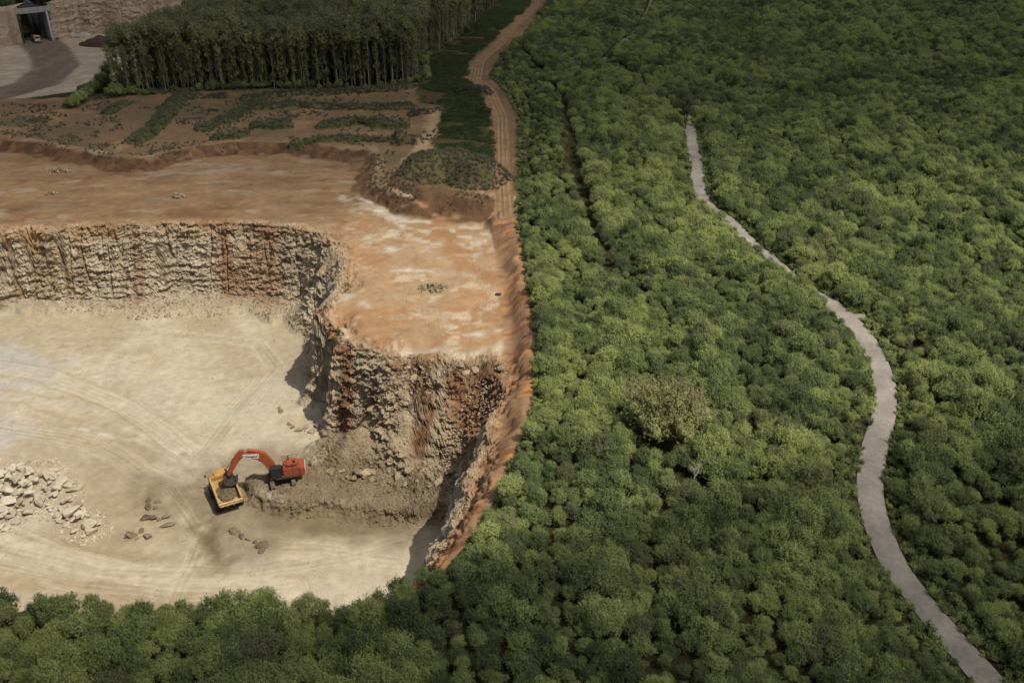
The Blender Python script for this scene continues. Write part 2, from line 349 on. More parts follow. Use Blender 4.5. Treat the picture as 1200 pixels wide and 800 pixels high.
Xg = X0 + D * nx[..., 0]; Yg = Y0 + D * nx[..., 1]; Zg = Z0 + D * nx[..., 2]
# tyre ruts and small relief
flat = (1 - wall) * (1 - rub)
Zg += flat * (.05 * fbm(X0 / 1.3, Y0 / 1.3, o=3, seed=81) + .10 * fbm(X0 / 3.5, Y0 / 3.5, o=2, seed=82))
tr_d = dist_poly(X0, Y0, TRACK, False)
Zg += -.25 * ss(3.0, 2.0, tr_d) + .10 * np.cos(tr_d * 4.5) * ss(3, 2.2, tr_d)

Hfull = H
def H(x, y):    # quick lookup on the surface worked out above
    x = np.asarray(x, float); y = np.asarray(y, float)
    i = np.clip(np.searchsorted(xs, x) - 1, 0, len(xs) - 2); fx_ = np.clip((x - xs[i]) / (xs[i + 1] - xs[i]), 0, 1)
    j = np.clip(np.searchsorted(ya, y) - 1, 0, len(ya) - 2); fy_ = np.clip((y - ya[j]) / (ya[j + 1] - ya[j]), 0, 1)
    return (HH[i, j] * (1 - fx_) + HH[i + 1, j] * fx_) * (1 - fy_) + (HH[i, j + 1] * (1 - fx_) + HH[i + 1, j + 1] * fx_) * fy_
# --- colour of the ground, laid down layer on layer
f1 = fbm(X0 / 9, Y0 / 9, o=5, seed=91); f2 = fbm(X0 / 2.2, Y0 / 2.2, o=4, seed=92); f3 = fbm(X0 / 30, Y0 / 14, o=4, seed=93); f4 = fbm(X0 / 8, Y0 / 3.2, o=6, seed=94, g=.68)
A = np.empty(X0.shape + (3,)); 
def lay(c, m): 
    global A
    m = np.clip(m, 0, 1)[..., None]; A = A * (1 - m) + np.asarray(c) * m
def pm(pts, z, soft=2.0, jit=1.5, seed=0, sc_=4.0):
    P = UP(pts, z); return ss(soft, -soft, near_box(lambda x, y: sdp(x + jit * fbm(x / sc_, y / sc_, o=3, seed=200 + seed), y + jit * fbm(x / sc_, y / sc_, o=3, seed=300 + seed), P), X0, Y0, P, soft + 2 * jit + 1))
def stroke(pts, z, wd, soft=.6, jit=.6, seed=0):
    P = UP(pts, z); d = near_box(lambda x, y: dist_poly(x + jit * fbm(x / 5, y / 5, o=2, seed=400 + seed), y + jit * fbm(x / 5, y / 5, o=2, seed=500 + seed), P, False), X0, Y0, P, wd + soft + 2 * jit + 1)
    return ss(wd + soft, wd - soft, d)
soilg = srgb(70, 66, 40); A[:] = soilg                                       # under the woods
C_red = srgb(168, 130, 96); C_redd = srgb(122, 84, 58); C_tan = srgb(186, 154, 116); C_pale = srgb(208, 194, 168); C_floor = srgb(194, 177, 148)
C_white = srgb(222, 212, 192); C_grey = srgb(196, 190, 180); C_shadebrown = srgb(120, 92, 66); C_mud = srgb(150, 134, 108); C_dirt = srgb(160, 128, 94)
sdS = sdp(X0, Y0, STRIP)
clear = pm([(-200,118),(130,116),(300,106),(492,103),(505,70),(560,22),(600,-25),(670,-25),(600,60),(572,92),(606,140),(606,246),(-200,300)], 25, 1.5, 1)
lay(srgb(140, 114, 86), clear); lay(srgb(166, 132, 98), clear * ss(.1, .6, f1)); lay(srgb(112, 102, 72), clear * ss(.0, .5, f3) * .8)
# stripped bench
st = ss(.6, -.6, sdS)
lay(C_tan, st); lay(C_red, st * ss(-.1, .55, f1 + .5 * f3)); lay(srgb(146, 104, 70), st * ss(.25, .7, f4 + .3 * f1) * .5)
lay(C_pale, st * ss(.28, .6, f4 * .6 + fbm(X0 / 16, Y0 / 6, o=5, seed=95)) * .4)
far = pm([(-200,160),(600,160),(480,240),(380,262),(-200,262)], 22, 4, 3)
lay(C_shadebrown, far * st * (.62 + .3 * f4)); lay(srgb(168, 150, 126), far * st * ss(.2, .55, fbm(X0 / 10, Y0 / 4, o=6, seed=96, g=.68)) * .75)  # cloud shade over the far bench is put into this brown
east = pm([(430,225),(600,240),(622,420),(595,430),(380,390),(400,300)], 22, 3, 2)
lay(C_tan, east * .5); lay(srgb(188, 142, 98), east * ss(-.2, .4, f1)* .6)
lay(srgb(222, 204, 172), east * ss(.15, .6, fbm(X0 / 6, Y0 / 5, o=6, seed=97, g=.7)) * .7)
lay(C_white, pm([(400,228),(452,228),(500,258),(585,264),(575,300),(540,310),(500,290),(430,262)], 22, 3, 3, 3) * ss(-.1, .5, f2 + .5 * f4) * .5)
for q_ in ([(430,238),(470,258),(520,266)], [(470,318),(520,318),(560,320)], [(470,409),(520,411),(570,412),(590,402)], [(545,395),(585,385)], [(395,352),(403,346)], [(418,357),(428,357)], [(453,292),(468,290)]):
    lay(C_white, stroke(q_, 22, 1.2, 1.4, 1.6, 5) * (.55 + .5 * f2))
lay(srgb(178, 130, 86), stroke([(508,262),(530,285),(548,310),(600,335)], 22, 3, 2, 2, 6) * .7)
# scarps and banks in red earth
scp = ss(.16, .42, steep) * (1 - inpit) * ss(9, 6, np.abs(sdS + 1.5))
lay(srgb(116, 86, 62), scp * .95); lay(srgb(84, 62, 46), scp * ss(-.1, .5, f2 + .5 * f1) * .8); lay(srgb(150, 116, 86), scp * ss(.15, .6, fbm(X0 / 3, Y0 / 3, o=4, seed=88)) * .6)
bank = ss(6.0, 4.4, dist_poly(X0, Y0, EDGEW, False)) * (sdS < .8) * (X0 > -30)
lay(srgb(170, 134, 102), bank * .95); lay(srgb(206, 150, 100), bank * ss(.0, .6, fbm(X0 / 3, Y0 / 3, o=4, seed=98)) * .8)
lay(srgb(140, 96, 64), bank * ss(.1, .6, fbm(X0 / 5, Y0 / 1.2, o=3, seed=99)) * .8)
# quarry floor
pit = ss(.0, -1.5, dC)
flo = pit * ss(1.2, .3, Z0)
rutd = np.zeros(X0.shape); rutm = np.zeros(X0.shape); rut2 = np.zeros(X0.shape); nrut = [0]
def put_rut(d, m):
    global rutd, rutm, rut2
    nrut[0] += 1; b = m > rutm; rut2 = np.where(b, rutm, np.maximum(rut2, m)); rutd = np.where(b, d + 31.7 * nrut[0], rutd); rutm = np.where(b, m, rutm)
for q_, wd in (([(330,257),(400,262),(455,290),(500,335),(512,385)], 3.5), ([(545,236),(560,300),(572,350),(565,400)], 3.5), ([(-60,240),(150,246),(330,250),(430,238)], 4), ([(440,232),(480,300),(470,385)], 3), ([(-60,200),(120,205),(300,215),(440,225)], 4), ([(0,175),(200,205),(330,235)], 3)):
    P_ = UP(q_, 22); d_ = near_box(lambda x, y: dist_poly(x + .5 * fbm(x / 9, y / 9, o=2, seed=601), y + .5 * fbm(x / 9, y / 9, o=2, seed=602), P_, False), X0, Y0, P_, wd + 2); put_rut(d_, ss(wd, wd * .6, d_) * st * .8 * (1 - pit) * ss(1.5, 3, dC))
lay(C_floor, pit); lay(C_pale, flo * ss(-.2, .5, f3 + .4 * f1)); lay(srgb(196, 170, 128), flo * ss(.2, .6, f4) * .4)
lay(srgb(180, 160, 128), flo * ss(.15, .7, fbm(X0 / 20, Y0 / 20, o=5, seed=101)) * .7)
lay(C_grey, pm([(-100,412),(20,408),(75,425),(60,445),(20,455),(-100,470)], 0, 4, 4, 7) * .85 * flo)
lay(C_grey, pm([(-100,490),(10,485),(40,510),(10,525),(-100,540)], 0, 3, 3, 8) * .6 * flo)
for q_, wd, cc, s_ in (([(-60,430),(60,445),(150,480),(230,540),(252,560)], 3.2, C_pale, .7), ([(-60,620),(60,655),(160,680),(260,690),(330,700)], 3.0, C_pale, .5),
    ([(-60,665),(80,690),(200,700)], 1.6, srgb(176,150,112), .6), ([(90,500),(180,520),(252,556)], .5, C_white, .8), ([(100,494),(190,514),(258,552)], .5, C_white, .8), ([(-60,560),(0,640),(120,668),(260,672),(420,650),(500,630)], 2.2, C_pale, .55),
    ([(230,395),(290,405),(320,430),(250,440)], 1.6, C_pale, .5), ([(0,470),(120,500),(200,545)], .7, srgb(168,146,112), .5), ([(-20,455),(110,470),(200,520)], .5, srgb(168,146,112), .5), ([(205,700),(212,650),(222,600)], .8, C_pale, .5), ([(-30,610),(60,640),(180,656),(300,652)], .6, srgb(170,146,110), .7), ([(-30,635),(60,662),(180,676),(320,664)], .6, srgb(166,142,106), .6)):
    lay(cc, stroke(q_, 0, wd, 1.0, 1.2, int(wd * 10)) * s_ * flo * (.7 + .5 * f2))
for q_, wd in (([(-60,420),(60,440),(150,478),(225,532),(254,558)], 5), ([(-60,600),(60,650),(170,676),(270,684),(340,690)], 5), ([(-60,570),(0,640),(120,668),(270,672),(420,650),(500,625)], 4), ([(-60,650),(80,680),(220,695),(330,690)], 4), ([(255,600),(235,640),(215,680),(205,705)], 3), ([(60,400),(200,392),(300,402),(325,430),(290,470),(230,540)], 4), ([(0,500),(110,520),(200,570),(250,640)], 4), ([(300,640),(380,645),(470,655)], 4)):
    P_ = UP(q_, 0); d_ = near_box(lambda x, y: dist_poly(x + .5 * fbm(x / 9, y / 9, o=2, seed=601), y + .5 * fbm(x / 9, y / 9, o=2, seed=602), P_, False), X0, Y0, P_, wd + 2)
    band = ss(wd, wd * .5, d_) * flo; ln_ = fbm(d_ * 1.7, d_ * 0 + wd * 3.1, o=3, seed=603) + .4 * f2
    put_rut(d_, ss(wd, wd * .6, d_) * flo)
    lay(srgb(172, 150, 118), band * ss(.1, .5, ln_) * .35); lay(srgb(222, 208, 180), band * ss(-.1, -.5, ln_) * .35)
mud = pm([(225,540),(262,530),(300,520),(520,560),(535,620),(480,640),(400,628),(330,640),(270,672),(240,640),(205,580)], 0, 4, 4, 9)
lay(C_mud, mud * pit * (.75 + .3 * f2) * ss(6, 3, Z0)); lay(srgb(112, 96, 70), pm([(245,600),(270,640),(262,672),(238,655),(225,620)], 0, 3, 3, 10) * .65 * (.6 + f2))
lay(srgb(120, 100, 74), pm([(150,560),(200,560),(205,600),(160,600)], 0, 4, 3, 11) * .6)
lay(srgb(134, 116, 88), pm([(290,585),(520,590),(530,615),(400,625),(300,610)], 0, 2, 3, 12) * pit * .8)
# rock faces
lime = srgb(216, 200, 172); lim2 = srgb(188, 172, 146); iron = srgb(166, 124, 88)
fc = pit * ss(1.6, 3.2, Z0 + .8 * f2)
rc = (c1 * .5 + c2 * .5)[..., None]
A = A * (1 - fc[..., None]) + (lime * rc + lim2 * (1 - rc)) * fc[..., None]
lay(srgb(190, 152, 114), fc * ss(18.0, 21.5, Z0 + 1.4 * f1) * .7)
lay(srgb(120, 102, 82), fc * ss(.86, 1, c3) * .6)
lay(srgb(190, 164, 128), fc * ss(.2, .7, fbm(X0 / 6, Y0 / 6, Z0 / 10, o=3, seed=111)) * .55)
for px_, wd_, s_ in ((27, .5, .6), (105, .9, .6), (170, 1.6, .6), (268, 2.0, .75), (52, .4, .2)):
    xw = U(px_, 300, 12)[0]; lay(iron, fc * ss(wd_ + .9, wd_ * .5, np.abs(X0 - xw + .5 * fbm(Z0 / 4, X0 / 9, o=3, seed=px_))) * s_ * (Y0 > 218) * (.75 + .4 * f2))
lay(iron, fc * pm([(262,355),(340,330),(332,385),(300,382)], 2, 3, 2, 13) * .6)
rr = fbm(X0 / 4.5, Y0 / 4.5, Z0 / 4.5, o=4, seed=121)
fr = fc * rub
lay(srgb(190, 168, 136), fr * .75); lay(srgb(150, 112, 84), fr * ss(.36, .6, rr) * .8)
for q_, z_ in (([(484,476),(503,470),(506,515),(490,520)], 9), ([(525,500),(552,498),(556,530),(530,532)], 6), ([(480,415),(520,418),(515,432),(485,430)], 19), ([(398,395),(424,398),(420,425),(400,470),(382,480),(392,430)], 16), ([(560,440),(612,430),(600,480),(560,500),(545,480)], 18)):
    lay(srgb(146, 102, 72), pm(q_, z_, 1.5, 2, int(z_) + 20) * pit * .85)
lay(srgb(150, 132, 102), pm([(370,500),(420,500),(440,545),(380,550)], 5, 2, 2, 31) * pit * .8)
lay(srgb(140, 122, 94), pm([(296,574),(300,552),(330,545),(370,541),(420,548),(525,565),(535,597),(470,602),(420,597),(370,594),(330,592)], 2.5, 2, 2, 32) * pit * .85)
lay(lim2, lip * ss(.1, .5, f2 + (c2 - .5)) * (sdS < -5) * .5)
crm = ss(2.2, .4, np.abs(dC + .4)) * (X0 > -30) * (Y0 < 152) * (Y0 > 90)
lay(srgb(190, 160, 126), crm * ss(-.1, .5, f2) * .7)
# vegetation tint on mounds and grass field
gkind = np.zeros(X0.shape)
for pts, hw, hh, kd in MW:
    d = near_box(lambda x, y: dist_poly(x, y, pts, False) + .9 * fbm(x / 3.5, y / 3.5, o=2, seed=44), X0, Y0, pts, hw + 3)
    cc = {'dry': srgb(104, 98, 66), 'grn': srgb(82, 88, 50), 'red': srgb(118, 92, 68)}[kd]
    lay(cc, ss(hw * 1.0, hw * .7, d) * (.85 + .3 * f2))
lay(srgb(196, 168, 132), stroke([(512,136),(508,150),(500,172),(478,192)], 25, 2.2, 1.5, 1.5, 61) * .8)
GRASS = UP([(492,103),(505,70),(560,22),(600,-22),(640,-22),(615,10),(590,32),(566,58),(550,80),(547,98),(560,116),(576,140),(580,175),(580,215),(572,200),(560,188),(510,186),(516,150),(520,132),(496,128)], 25)
gm = ss(1, -1, sdp(X0 + 2.5 * f1, Y0 + 2.5 * f1, GRASS)); lay(srgb(58, 72, 34), gm); lay(srgb(100, 84, 56), gm * ss(.35, .7, f1 + .4 * f3))
# far left haul road
put_rut(tr_d, ss(2.9, 2.3, tr_d))
lo = ss(.5, -.5, sdp(X0, Y0, LOW)); lo *= ss(22, 18, Z0)
lay(srgb(206, 186, 156), lo); lay(srgb(224, 208, 180), lo * ss(0, .6, f4))
rd = UP([(44,48,16),(58,60,16),(66,78,16),(44,98,16),(-30,118,16)], 16)
dr = dist_poly(X0 + .8 * f1, Y0, rd, False); lay(srgb(138, 122, 104), lo * ss(11, 9, dr) * .95); lay(srgb(160, 142, 116), lo * ss(11, 9, dr) * ss(.2, .5, fbm(X0 / 4, Y0 / 30, o=4, seed=141)) * .8)
# dirt track
trm = ss(2.9, 2.3, tr_d + .3 * f2); lay(C_dirt, trm); lay(srgb(190, 160, 124), trm * ss(-.1, .8, np.cos(tr_d * 4.5) + f2) * .45)
put_rut(dr, lo * ss(11, 8, dr))
A *= (1 + .10 * f2)[..., None]; RM_ = np.clip(rutm - rut2, 0, 1).ravel(); RD_ = rutd.ravel()
A = np.clip(A, .01, .9)

nC = len(xs)
V = np.stack([Xg, Yg, Zg], -1).reshape(-1, 3); Cc = A.reshape(-1, 3)
ii = np.arange(nC - 1)[:, None] * NR + np.arange(NR - 1)[None]
F = np.stack([ii, ii + NR, ii + NR + 1, ii + 1], -1).reshape(-1, 4)
cls = np.zeros(X0.shape, int)
cls[trm > .5] = 2; cls[(st > .5)] = 1; cls[gm > .5] = 5
cls[(dC < .3) & (Z0 < 1.5)] = 3; cls[(dC < .3) & (Z0 >= 1.5)] = 4
cls[(lo > .5) & (dr < 13)] = 6
fcx = cls[:-1, :-1].ravel()
for kx, nm, mt, smo in ((0, 'ground', M_ground, True), (1, 'quarry_bench', M_floor, True), (2, 'dirt_track', M_ground, True), (3, 'quarry_floor', M_floor, True), (4, 'quarry_rock_face', M_rock, False), (5, 'meadow', M_ground, True), (6, 'haul_road', M_ground, True)):
    f = F[fcx == kx]
    if not len(f): continue
    u, inv = np.unique(f, return_inverse=True)
    me = mesh_np(nm, V[u], inv.reshape(-1, 4), smo); set_col(me, 'albedo', Cc[u])
    for an_, av_ in (('rutd', RD_), ('rutm', RM_)):
        at_ = me.attributes.new(an_, 'FLOAT', 'POINT'); at_.data.foreach_set('value', av_[u].astype(np.float32))
    tag(link(nm, me, mt), kind='structure')
# land out to the horizon
n = 64; ring = []
M_far = mat_plain('far_land', srgb(66, 74, 44), .95, .3, .02, bump=0)
me = mesh_np('far_ground', [(-9000, -9000, 20), (9000, -9000, 20), (9000, 9000, 20), (-9000, 9000, 20), (-415, 34, 20), (410, 34, 20), (410, 850, 20), (-415, 850, 20)], [(0, 1, 5, 4), (1, 2, 6, 5), (2, 3, 7, 6), (3, 0, 4, 7)]); tag(link('far_ground', me, M_far), kind='structure')
print('terrain done')

# ------------------------------------------------------------------ gravel path
def smooth_line(P, n=12):
    out = []
    P = [P[0]] + list(P) + [P[-1]]
    for i in range(1, len(P) - 2):
        p0, p1, p2, p3 = map(np.array, P[i - 1:i + 3])
        for k in range(n):
            t = k / n; out.append(.5 * ((2 * p1) + (-p0 + p2) * t + (2 * p0 - 5 * p1 + 4 * p2 - p3) * t * t + (-p0 + 3 * p1 - 3 * p2 + p3) * t ** 3))
    out.append(np.array(P[-2])); return np.array(out)
def Gf(px, py): x, y, z = G(px, py, 25); return (x, y)
PATHW = smooth_line([Gf(*p) for p in PATHPX], 14)
BRANCH = smooth_line([Gf(*p) for p in [(985,374),(1000,371),(1014,371)]], 10)
M_path, t_, p_ = nmat('path_gravel'); 
g_ = N(t_, 'ShaderNodeTexCoord'); a_ = N(t_, 'ShaderNodeTexNoise', i_Scale=1.4, i_Detail=8, i_Roughness=.8); b_ = N(t_, 'ShaderNodeTexNoise', i_Scale=.22, i_Detail=4)
t_.links.new(g_.outputs['Object'], a_.inputs[0]); t_.links.new(g_.outputs['Object'], b_.inputs[0])
mm = N(t_, 'ShaderNodeMath', operation='MULTIPLY_ADD'); mm.inputs[1].default_value = .5; t_.links.new(a_.outputs[0], mm.inputs[0])
m2 = N(t_, 'ShaderNodeMath', operation='MULTIPLY'); m2.inputs[1].default_value = .5; t_.links.new(b_.outputs[0], m2.inputs[0]); t_.links.new(m2.outputs[0], mm.inputs[2])
cr_ = N(t_, 'ShaderNodeValToRGB'); cr_.color_ramp.elements[0].position = .36; cr_.color_ramp.elements[0].color = (*srgb(136, 128, 118), 1); cr_.color_ramp.elements[1].position = .62; cr_.color_ramp.elements[1].color = (*srgb(184, 174, 160), 1)
t_.links.new(mm.outputs[0], cr_.inputs[0]); t_.links.new(cr_.outputs[0], p_.inputs[0]); p_.inputs['Roughness'].default_value = .95
def ribbon(name, P, w, mat, lift=.10, nc=6):
    V = []; F = []
    T = np.gradient(P, axis=0); T /= np.linalg.norm(T, axis=1, keepdims=True)
    for i, (p, t) in enumerate(zip(P, T)):
        for j in range(nc + 1):
            s = (j / nc - .5) * 2
            ww = w * (1 + .07 * float(vn(np.array([i * .07]), np.array([3.0 if s < 0 else 8.0]))[0])) if j in (0, nc) else w
            V.append((p[0] + t[1] * s * ww, p[1] - t[0] * s * ww))
    V = np.array(V); Z = H(V[:, 0], V[:, 1]) + lift + .05
    ed = np.arange(len(V)) % (nc + 1); Z += .12; Z -= np.where((ed == 0) | (ed == nc), .10, 0)
    V3 = np.column_stack([V, Z])
    for i in range(len(P) - 1):
        for j in range(nc):
            a = i * (nc + 1) + j; F.append((a, a + 1, a + nc + 2, a + nc + 1))
    return link(name, mesh_np(name, V3, F, True), mat)
tag(ribbon('path', PATHW, 1.95, M_path), kind='structure')
tag(ribbon('path', BRANCH, .9, M_path, .06), kind='structure')
M_verge = mat_terrain('verge', .4, .35)

# ------------------------------------------------------------------ foliage
def leaves(pts, nrm, size, rng, up=.35, asp=.5):
    n = len(pts)
    j = rng.normal(size=(n, 3)) * .55
    nn = nrm + j; nn /= np.linalg.norm(nn, axis=1, keepdims=True)
    tg = rng.normal(size=(n, 3)) * .7 + np.array([0, 0, up]) + nrm * .5
    tg -= (tg * nn).sum(1, keepdims=True) * nn; tg /= np.linalg.norm(tg, axis=1, keepdims=True) + 1e-9
    bt = np.cross(nn, tg); s = size * rng.uniform(.6, 1.35, (n, 1))
    a = pts - tg * s * .5; b = pts + bt * s * asp * .5 + nn * s * .08; c = pts + tg * s * .5; d = pts - bt * s * asp * .5 + nn * s * .08
    V = np.stack([a, b, c, d], 1).reshape(-1, 3); F = np.arange(4 * n).reshape(-1, 4)
    return V, F, np.repeat(rng.uniform(0, 1, n), 4)
ico_v, ico_f = None, None
def ico(sub):
    bm = bmesh.new(); bmesh.ops.create_icosphere(bm, subdivisions=sub, radius=1); v = np.array([x.co for x in bm.verts]); f = np.array([[x.index for x in p.verts] for p in bm.faces]); bm.free(); return v, f
ICOV, ICOF = ico(2)
def crown_mesh(name, lobes, nleaf, size, seed, mat, asp=.5, up=.35, core=.72, rag=.16, sprigs=0):
    """lobes: (cx,cy,cz,rx,ry,rz)"""
    rng = np.random.default_rng(seed); Lb = np.array(lobes)
    area = Lb[:, 3] * Lb[:, 5]; pr = area / area.sum(); per = 11; nt_ = nleaf // per
    li = rng.choice(len(Lb), nt_ * 2, p=pr); d = rng.normal(size=(nt_ * 2, 3)); d /= np.linalg.norm(d, axis=1, keepdims=True)
    d[:, 2] = np.where(d[:, 2] < -.35, -d[:, 2], d[:, 2])
    r = .95 + rng.normal(size=(nt_ * 2, 1)) * rag
    P = Lb[li, :3] + d * Lb[li, 3:] * r
    keep = np.ones(len(P), bool)
    for k in range(len(Lb)):
        q = ((P - Lb[k, :3]) / Lb[k, 3:]); keep &= ~(((q ** 2).sum(1) < .5) & (li != k))
    P, d = P[keep][:nt_], d[keep][:nt_]
    td = d + np.array([0, 0, up * 2.1]) + rng.normal(size=P.shape) * .35; td /= np.linalg.norm(td, axis=1, keepdims=True)
    tl = rng.uniform(.3, 1.0, (len(P), 1)) ** 1.3 * size * 4.8; tv = rng.uniform(0, 1, len(P))
    LP, LD, LA = [], [], []
    for q in range(per):
        f_ = (q + .5) / per; LP.append(P + td * tl * (f_ - .25) + rng.normal(size=P.shape) * size * .38 * (1.25 - f_)); LD.append(d * .7 + td * .5 + rng.normal(size=P.shape) * .3); LA.append(tv * .75 + rng.uniform(0, .3, len(P)))
    LP = np.vstack(LP); LD = np.vstack(LD); LD /= np.linalg.norm(LD, axis=1, keepdims=True)
    V, F, _a = leaves(LP, LD, size, rng, up, asp); A = np.repeat(np.concatenate(LA), 4)
    n0 = len(V)
    cv, cf = [], []
    for k in range(len(Lb)):
        q = ICOV * (Lb[k, 3:] * (core if k == 0 else core * .8)) * (1 + rng.normal(size=(len(ICOV), 1)) * .10) + Lb[k, :3]
        cf.append(ICOF + len(cv) * len(ICOV) + n0); cv.append(q)
    me = bpy.data.meshes.new(name)
    VV = np.vstack([V] + cv); TF = np.vstack(cf)
    nl = F.size + TF.size
    me.vertices.add(len(VV)); me.vertices.foreach_set('co', VV.astype(np.float32).ravel())
    me.loops.add(nl); me.loops.foreach_set('vertex_index', np.concatenate([F.ravel(), TF.ravel()]).astype(np.int32))
    me.polygons.add(len(F) + len(TF))
    me.polygons.foreach_set('loop_start', np.concatenate([np.arange(len(F)) * 4, F.size + np.arange(len(TF)) * 3]).astype(np.int32))
    me.polygons.foreach_set('loop_total', np.concatenate([np.full(len(F), 4), np.full(len(TF), 3)]).astype(np.int32))
    me.update(calc_edges=True)
    at = me.attributes.new('leafvar', 'FLOAT', 'POINT'); at.data.foreach_set('value', np.concatenate([A, np.full(len(VV) - len(A), .1)]).astype(np.float32))  # core lobes set near the dull end: inner crown shade put into colour
    me.materials.append(mat); return me
def tube(segs, sides=6):
    V = []; F = []
    for (P, Rr) in segs:
        b = len(V)
        for i, (p, r) in enumerate(zip(P, Rr)):
            p = Vector(p); t = (Vector(P[min(i + 1, len(P) - 1)]) - Vector(P[max(i - 1, 0)])).normalized()
            a = t.orthogonal().normalized(); c = t.cross(a)
            for s in range(sides):
                an = 2 * math.pi * s / sides; V.append(p + (a * math.cos(an) + c * math.sin(an)) * r)
        for i in range(len(P) - 1):
            for s in range(sides):
                s2 = (s + 1) % sides; F.append((b + i * sides + s, b + i * sides + s2, b + (i + 1) * sides + s2, b + (i + 1) * sides + s))
    return np.array(V), np.array(F)
def bush_lobes(rng, r, h, k):
    L = [(0, 0, h * .42, r * .62, r * .62, h * .38)]
    el = rng.uniform(.75, 1.0); an = rng.uniform(0, 3.14)
    for i in range(k):
        a = rng.uniform(0, 2 * math.pi); q = r * (.18 + .66 * rng.random() ** .8); zz = h * (.86 - .58 * (q / r) ** 1.5 * rng.uniform(.6, 1.25)) * rng.uniform(.82, 1.06); s = r * rng.uniform(.14, .28)
        x, y = q * math.cos(a), q * math.sin(a) * el
        L.append((x * math.cos(an) - y * math.sin(an), x * math.sin(an) + y * math.cos(an), zz, s, s, s * rng.uniform(.9, 1.7)))
    return L
def bush_trunk(rng, h):
    S = [([(0, 0, -.6), (0.05, 0, h * .25), (.1, .05, h * .55)], [.16, .12, .06])]
    for i in range(4):
        a = rng.uniform(0, 6.28); S.append(([(0.04, 0, h * .2), (math.cos(a) * .7, math.sin(a) * .7, h * .42), (math.cos(a) * 1.3, math.sin(a) * 1.3, h * .66)], [.08, .05, .02]))
    return tube(S)
PC = []; PT = []
for i in range(10):
    rng = np.random.default_rng(100 + i); r = rng.uniform(2.1, 3.0); h = rng.uniform(4.0, 6.0)
    PC.append(crown_mesh('crown', bush_lobes(rng, r, h, rng.integers(16, 27)), 6600, .25, 200 + i, M_leaf, .30, .7, .52, .20, 0))
    v, f = bush_trunk(rng, h); me = mesh_np('trunk', v, f, True); me.materials.append(M_bark); PT.append(me)

def forest_points(poly, sp, x0, x1, y0, y1, seed, margin=14):
    rng = np.random.default_rng(seed)
    gx, gy = np.meshgrid(np.arange(x0, x1, sp), np.arange(y0, y1, sp * .9)); gx = gx + (np.arange(gx.shape[0]) % 2)[:, None] * sp * .5
    x = (gx + rng.uniform(-.34, .34, gx.shape) * sp).ravel(); y = (gy + rng.uniform(-.34, .34, gx.shape) * sp).ravel()
    z = np.full_like(x, 25); px, py, f = proj(x, y, z)
    k = inside(x, y, poly) & (px > -110) & (px < 1310) & (py > -70) & (py < 905) & (f > 0)
    return x[k], y[k]
FOR = UP([(602,238),(604,200),(604,150),(592,122),(574,100),(578,82),(596,54),(620,28),(650,-15)], 25) + [(25, 900), (500, 900), (500, 40), (-220, 40), (-220, 90.5), (-19, 90.5), (-14, 96)] + EDGEW[::-1]
def row_points(poly, sp, seed):
    r_ = np.random.default_rng(seed); P_ = PATHW[np.argsort(PATHW[:, 1])]; ys_ = np.arange(45, 640, sp * .95); X = []; Y = []; Rw = []
    px_ = np.interp(ys_, P_[:, 1], P_[:, 0]); k5 = np.ones(25) / 25; px_ = np.convolve(np.pad(px_, 12, 'edge'), k5, 'valid')
    for k in range(-130, 155):
        off = (.5 * sp if k % 2 else 0)
        x = px_ + k * sp + 3 * fbm(ys_ / 60, ys_ * 0 + k * .05, o=2, seed=620) + r_.uniform(-.3, .3, len(ys_)) * sp; y = ys_ + off + r_.uniform(-.3, .3, len(ys_)) * sp; X.append(x); Y.append(y); Rw.append(np.full(len(ys_), k))
    x, y, rw = np.concatenate(X), np.concatenate(Y), np.concatenate(Rw); z = np.full_like(x, 25); px, py, f = proj(x, y, z)
    kk = inside(x, y, poly) & (px > -340) & (px < 1580) & (py > -60) & (py < 1010) & (f > 0)
    return x[kk], y[kk], rw[kk]
fx, fy, frow = row_points(FOR, 2.3, 5)
sE = sdp(fx, fy, FOR)
dpth = dist_poly(fx, fy, [tuple(p) for p in PATHW], False); dbr = dist_poly(fx, fy, [tuple(p) for p in BRANCH], False)
zf = H(fx, fy); ppx, ppy, pf = proj(fx, fy, zf + 2)
# where the photograph shows the path clearly, keep its near side open
vis = ((ppy > 353) | ((ppy > 150) & (ppy < 235)))
near_side = np.interp(fy, PATHW[::-1][:, 1] if PATHW[0, 1] > PATHW[-1, 1] else PATHW[:, 1], PATHW[::-1][:, 0] if PATHW[0, 1] > PATHW[-1, 1] else PATHW[:, 0]) > fx
keep = (sE < np.where((fy < 97), -.3, -2.3)) & (dpth > np.where(vis, np.where(near_side, 3.3, 4.0), np.where(ppy < 146, 1.2, np.where(near_side, np.where((ppy > 322) & (ppy < 352), 1.5, np.where(ppy > 236, 2.3, 3.2)), 3.4)))) & (dbr > 2.0)
GAPS = [UP([(612,60),(640,105),(662,140),(676,205),(690,250),(712,330)], 25), UP([(815,106),(900,111),(990,121)], 25), UP([(960,62),(1080,68),(1210,78)], 25), UP([(706,72),(730,88),(762,112),(796,146)], 25), UP([(764,-5),(752,28),(716,66)], 25)]  # tree gaps; the far right ones are put in for terrain shadow edges
fs = np.zeros(1); dgap = np.min([dist_poly(fx, fy, q_, False) for q_ in GAPS], axis=0); keep &= dgap > 1.8
fx, fy, zf, dpth, sE, ppx, ppy, pf, vis, near_side, frow = [a[keep] for a in (fx, fy, zf, dpth, sE, ppx, ppy, pf, vis, near_side, frow)]
rng = np.random.default_rng(9)
fs = .70 * (.70 + .55 * rng.random(len(fx)) ** 1.6) * (1 + .22 * fbm(fx / 20, fy / 20, o=2, seed=151)) * (1 + .20 * np.sin(frow * .9 + 1.2 * fbm(fx / 30, fy / 30, o=2, seed=155)))
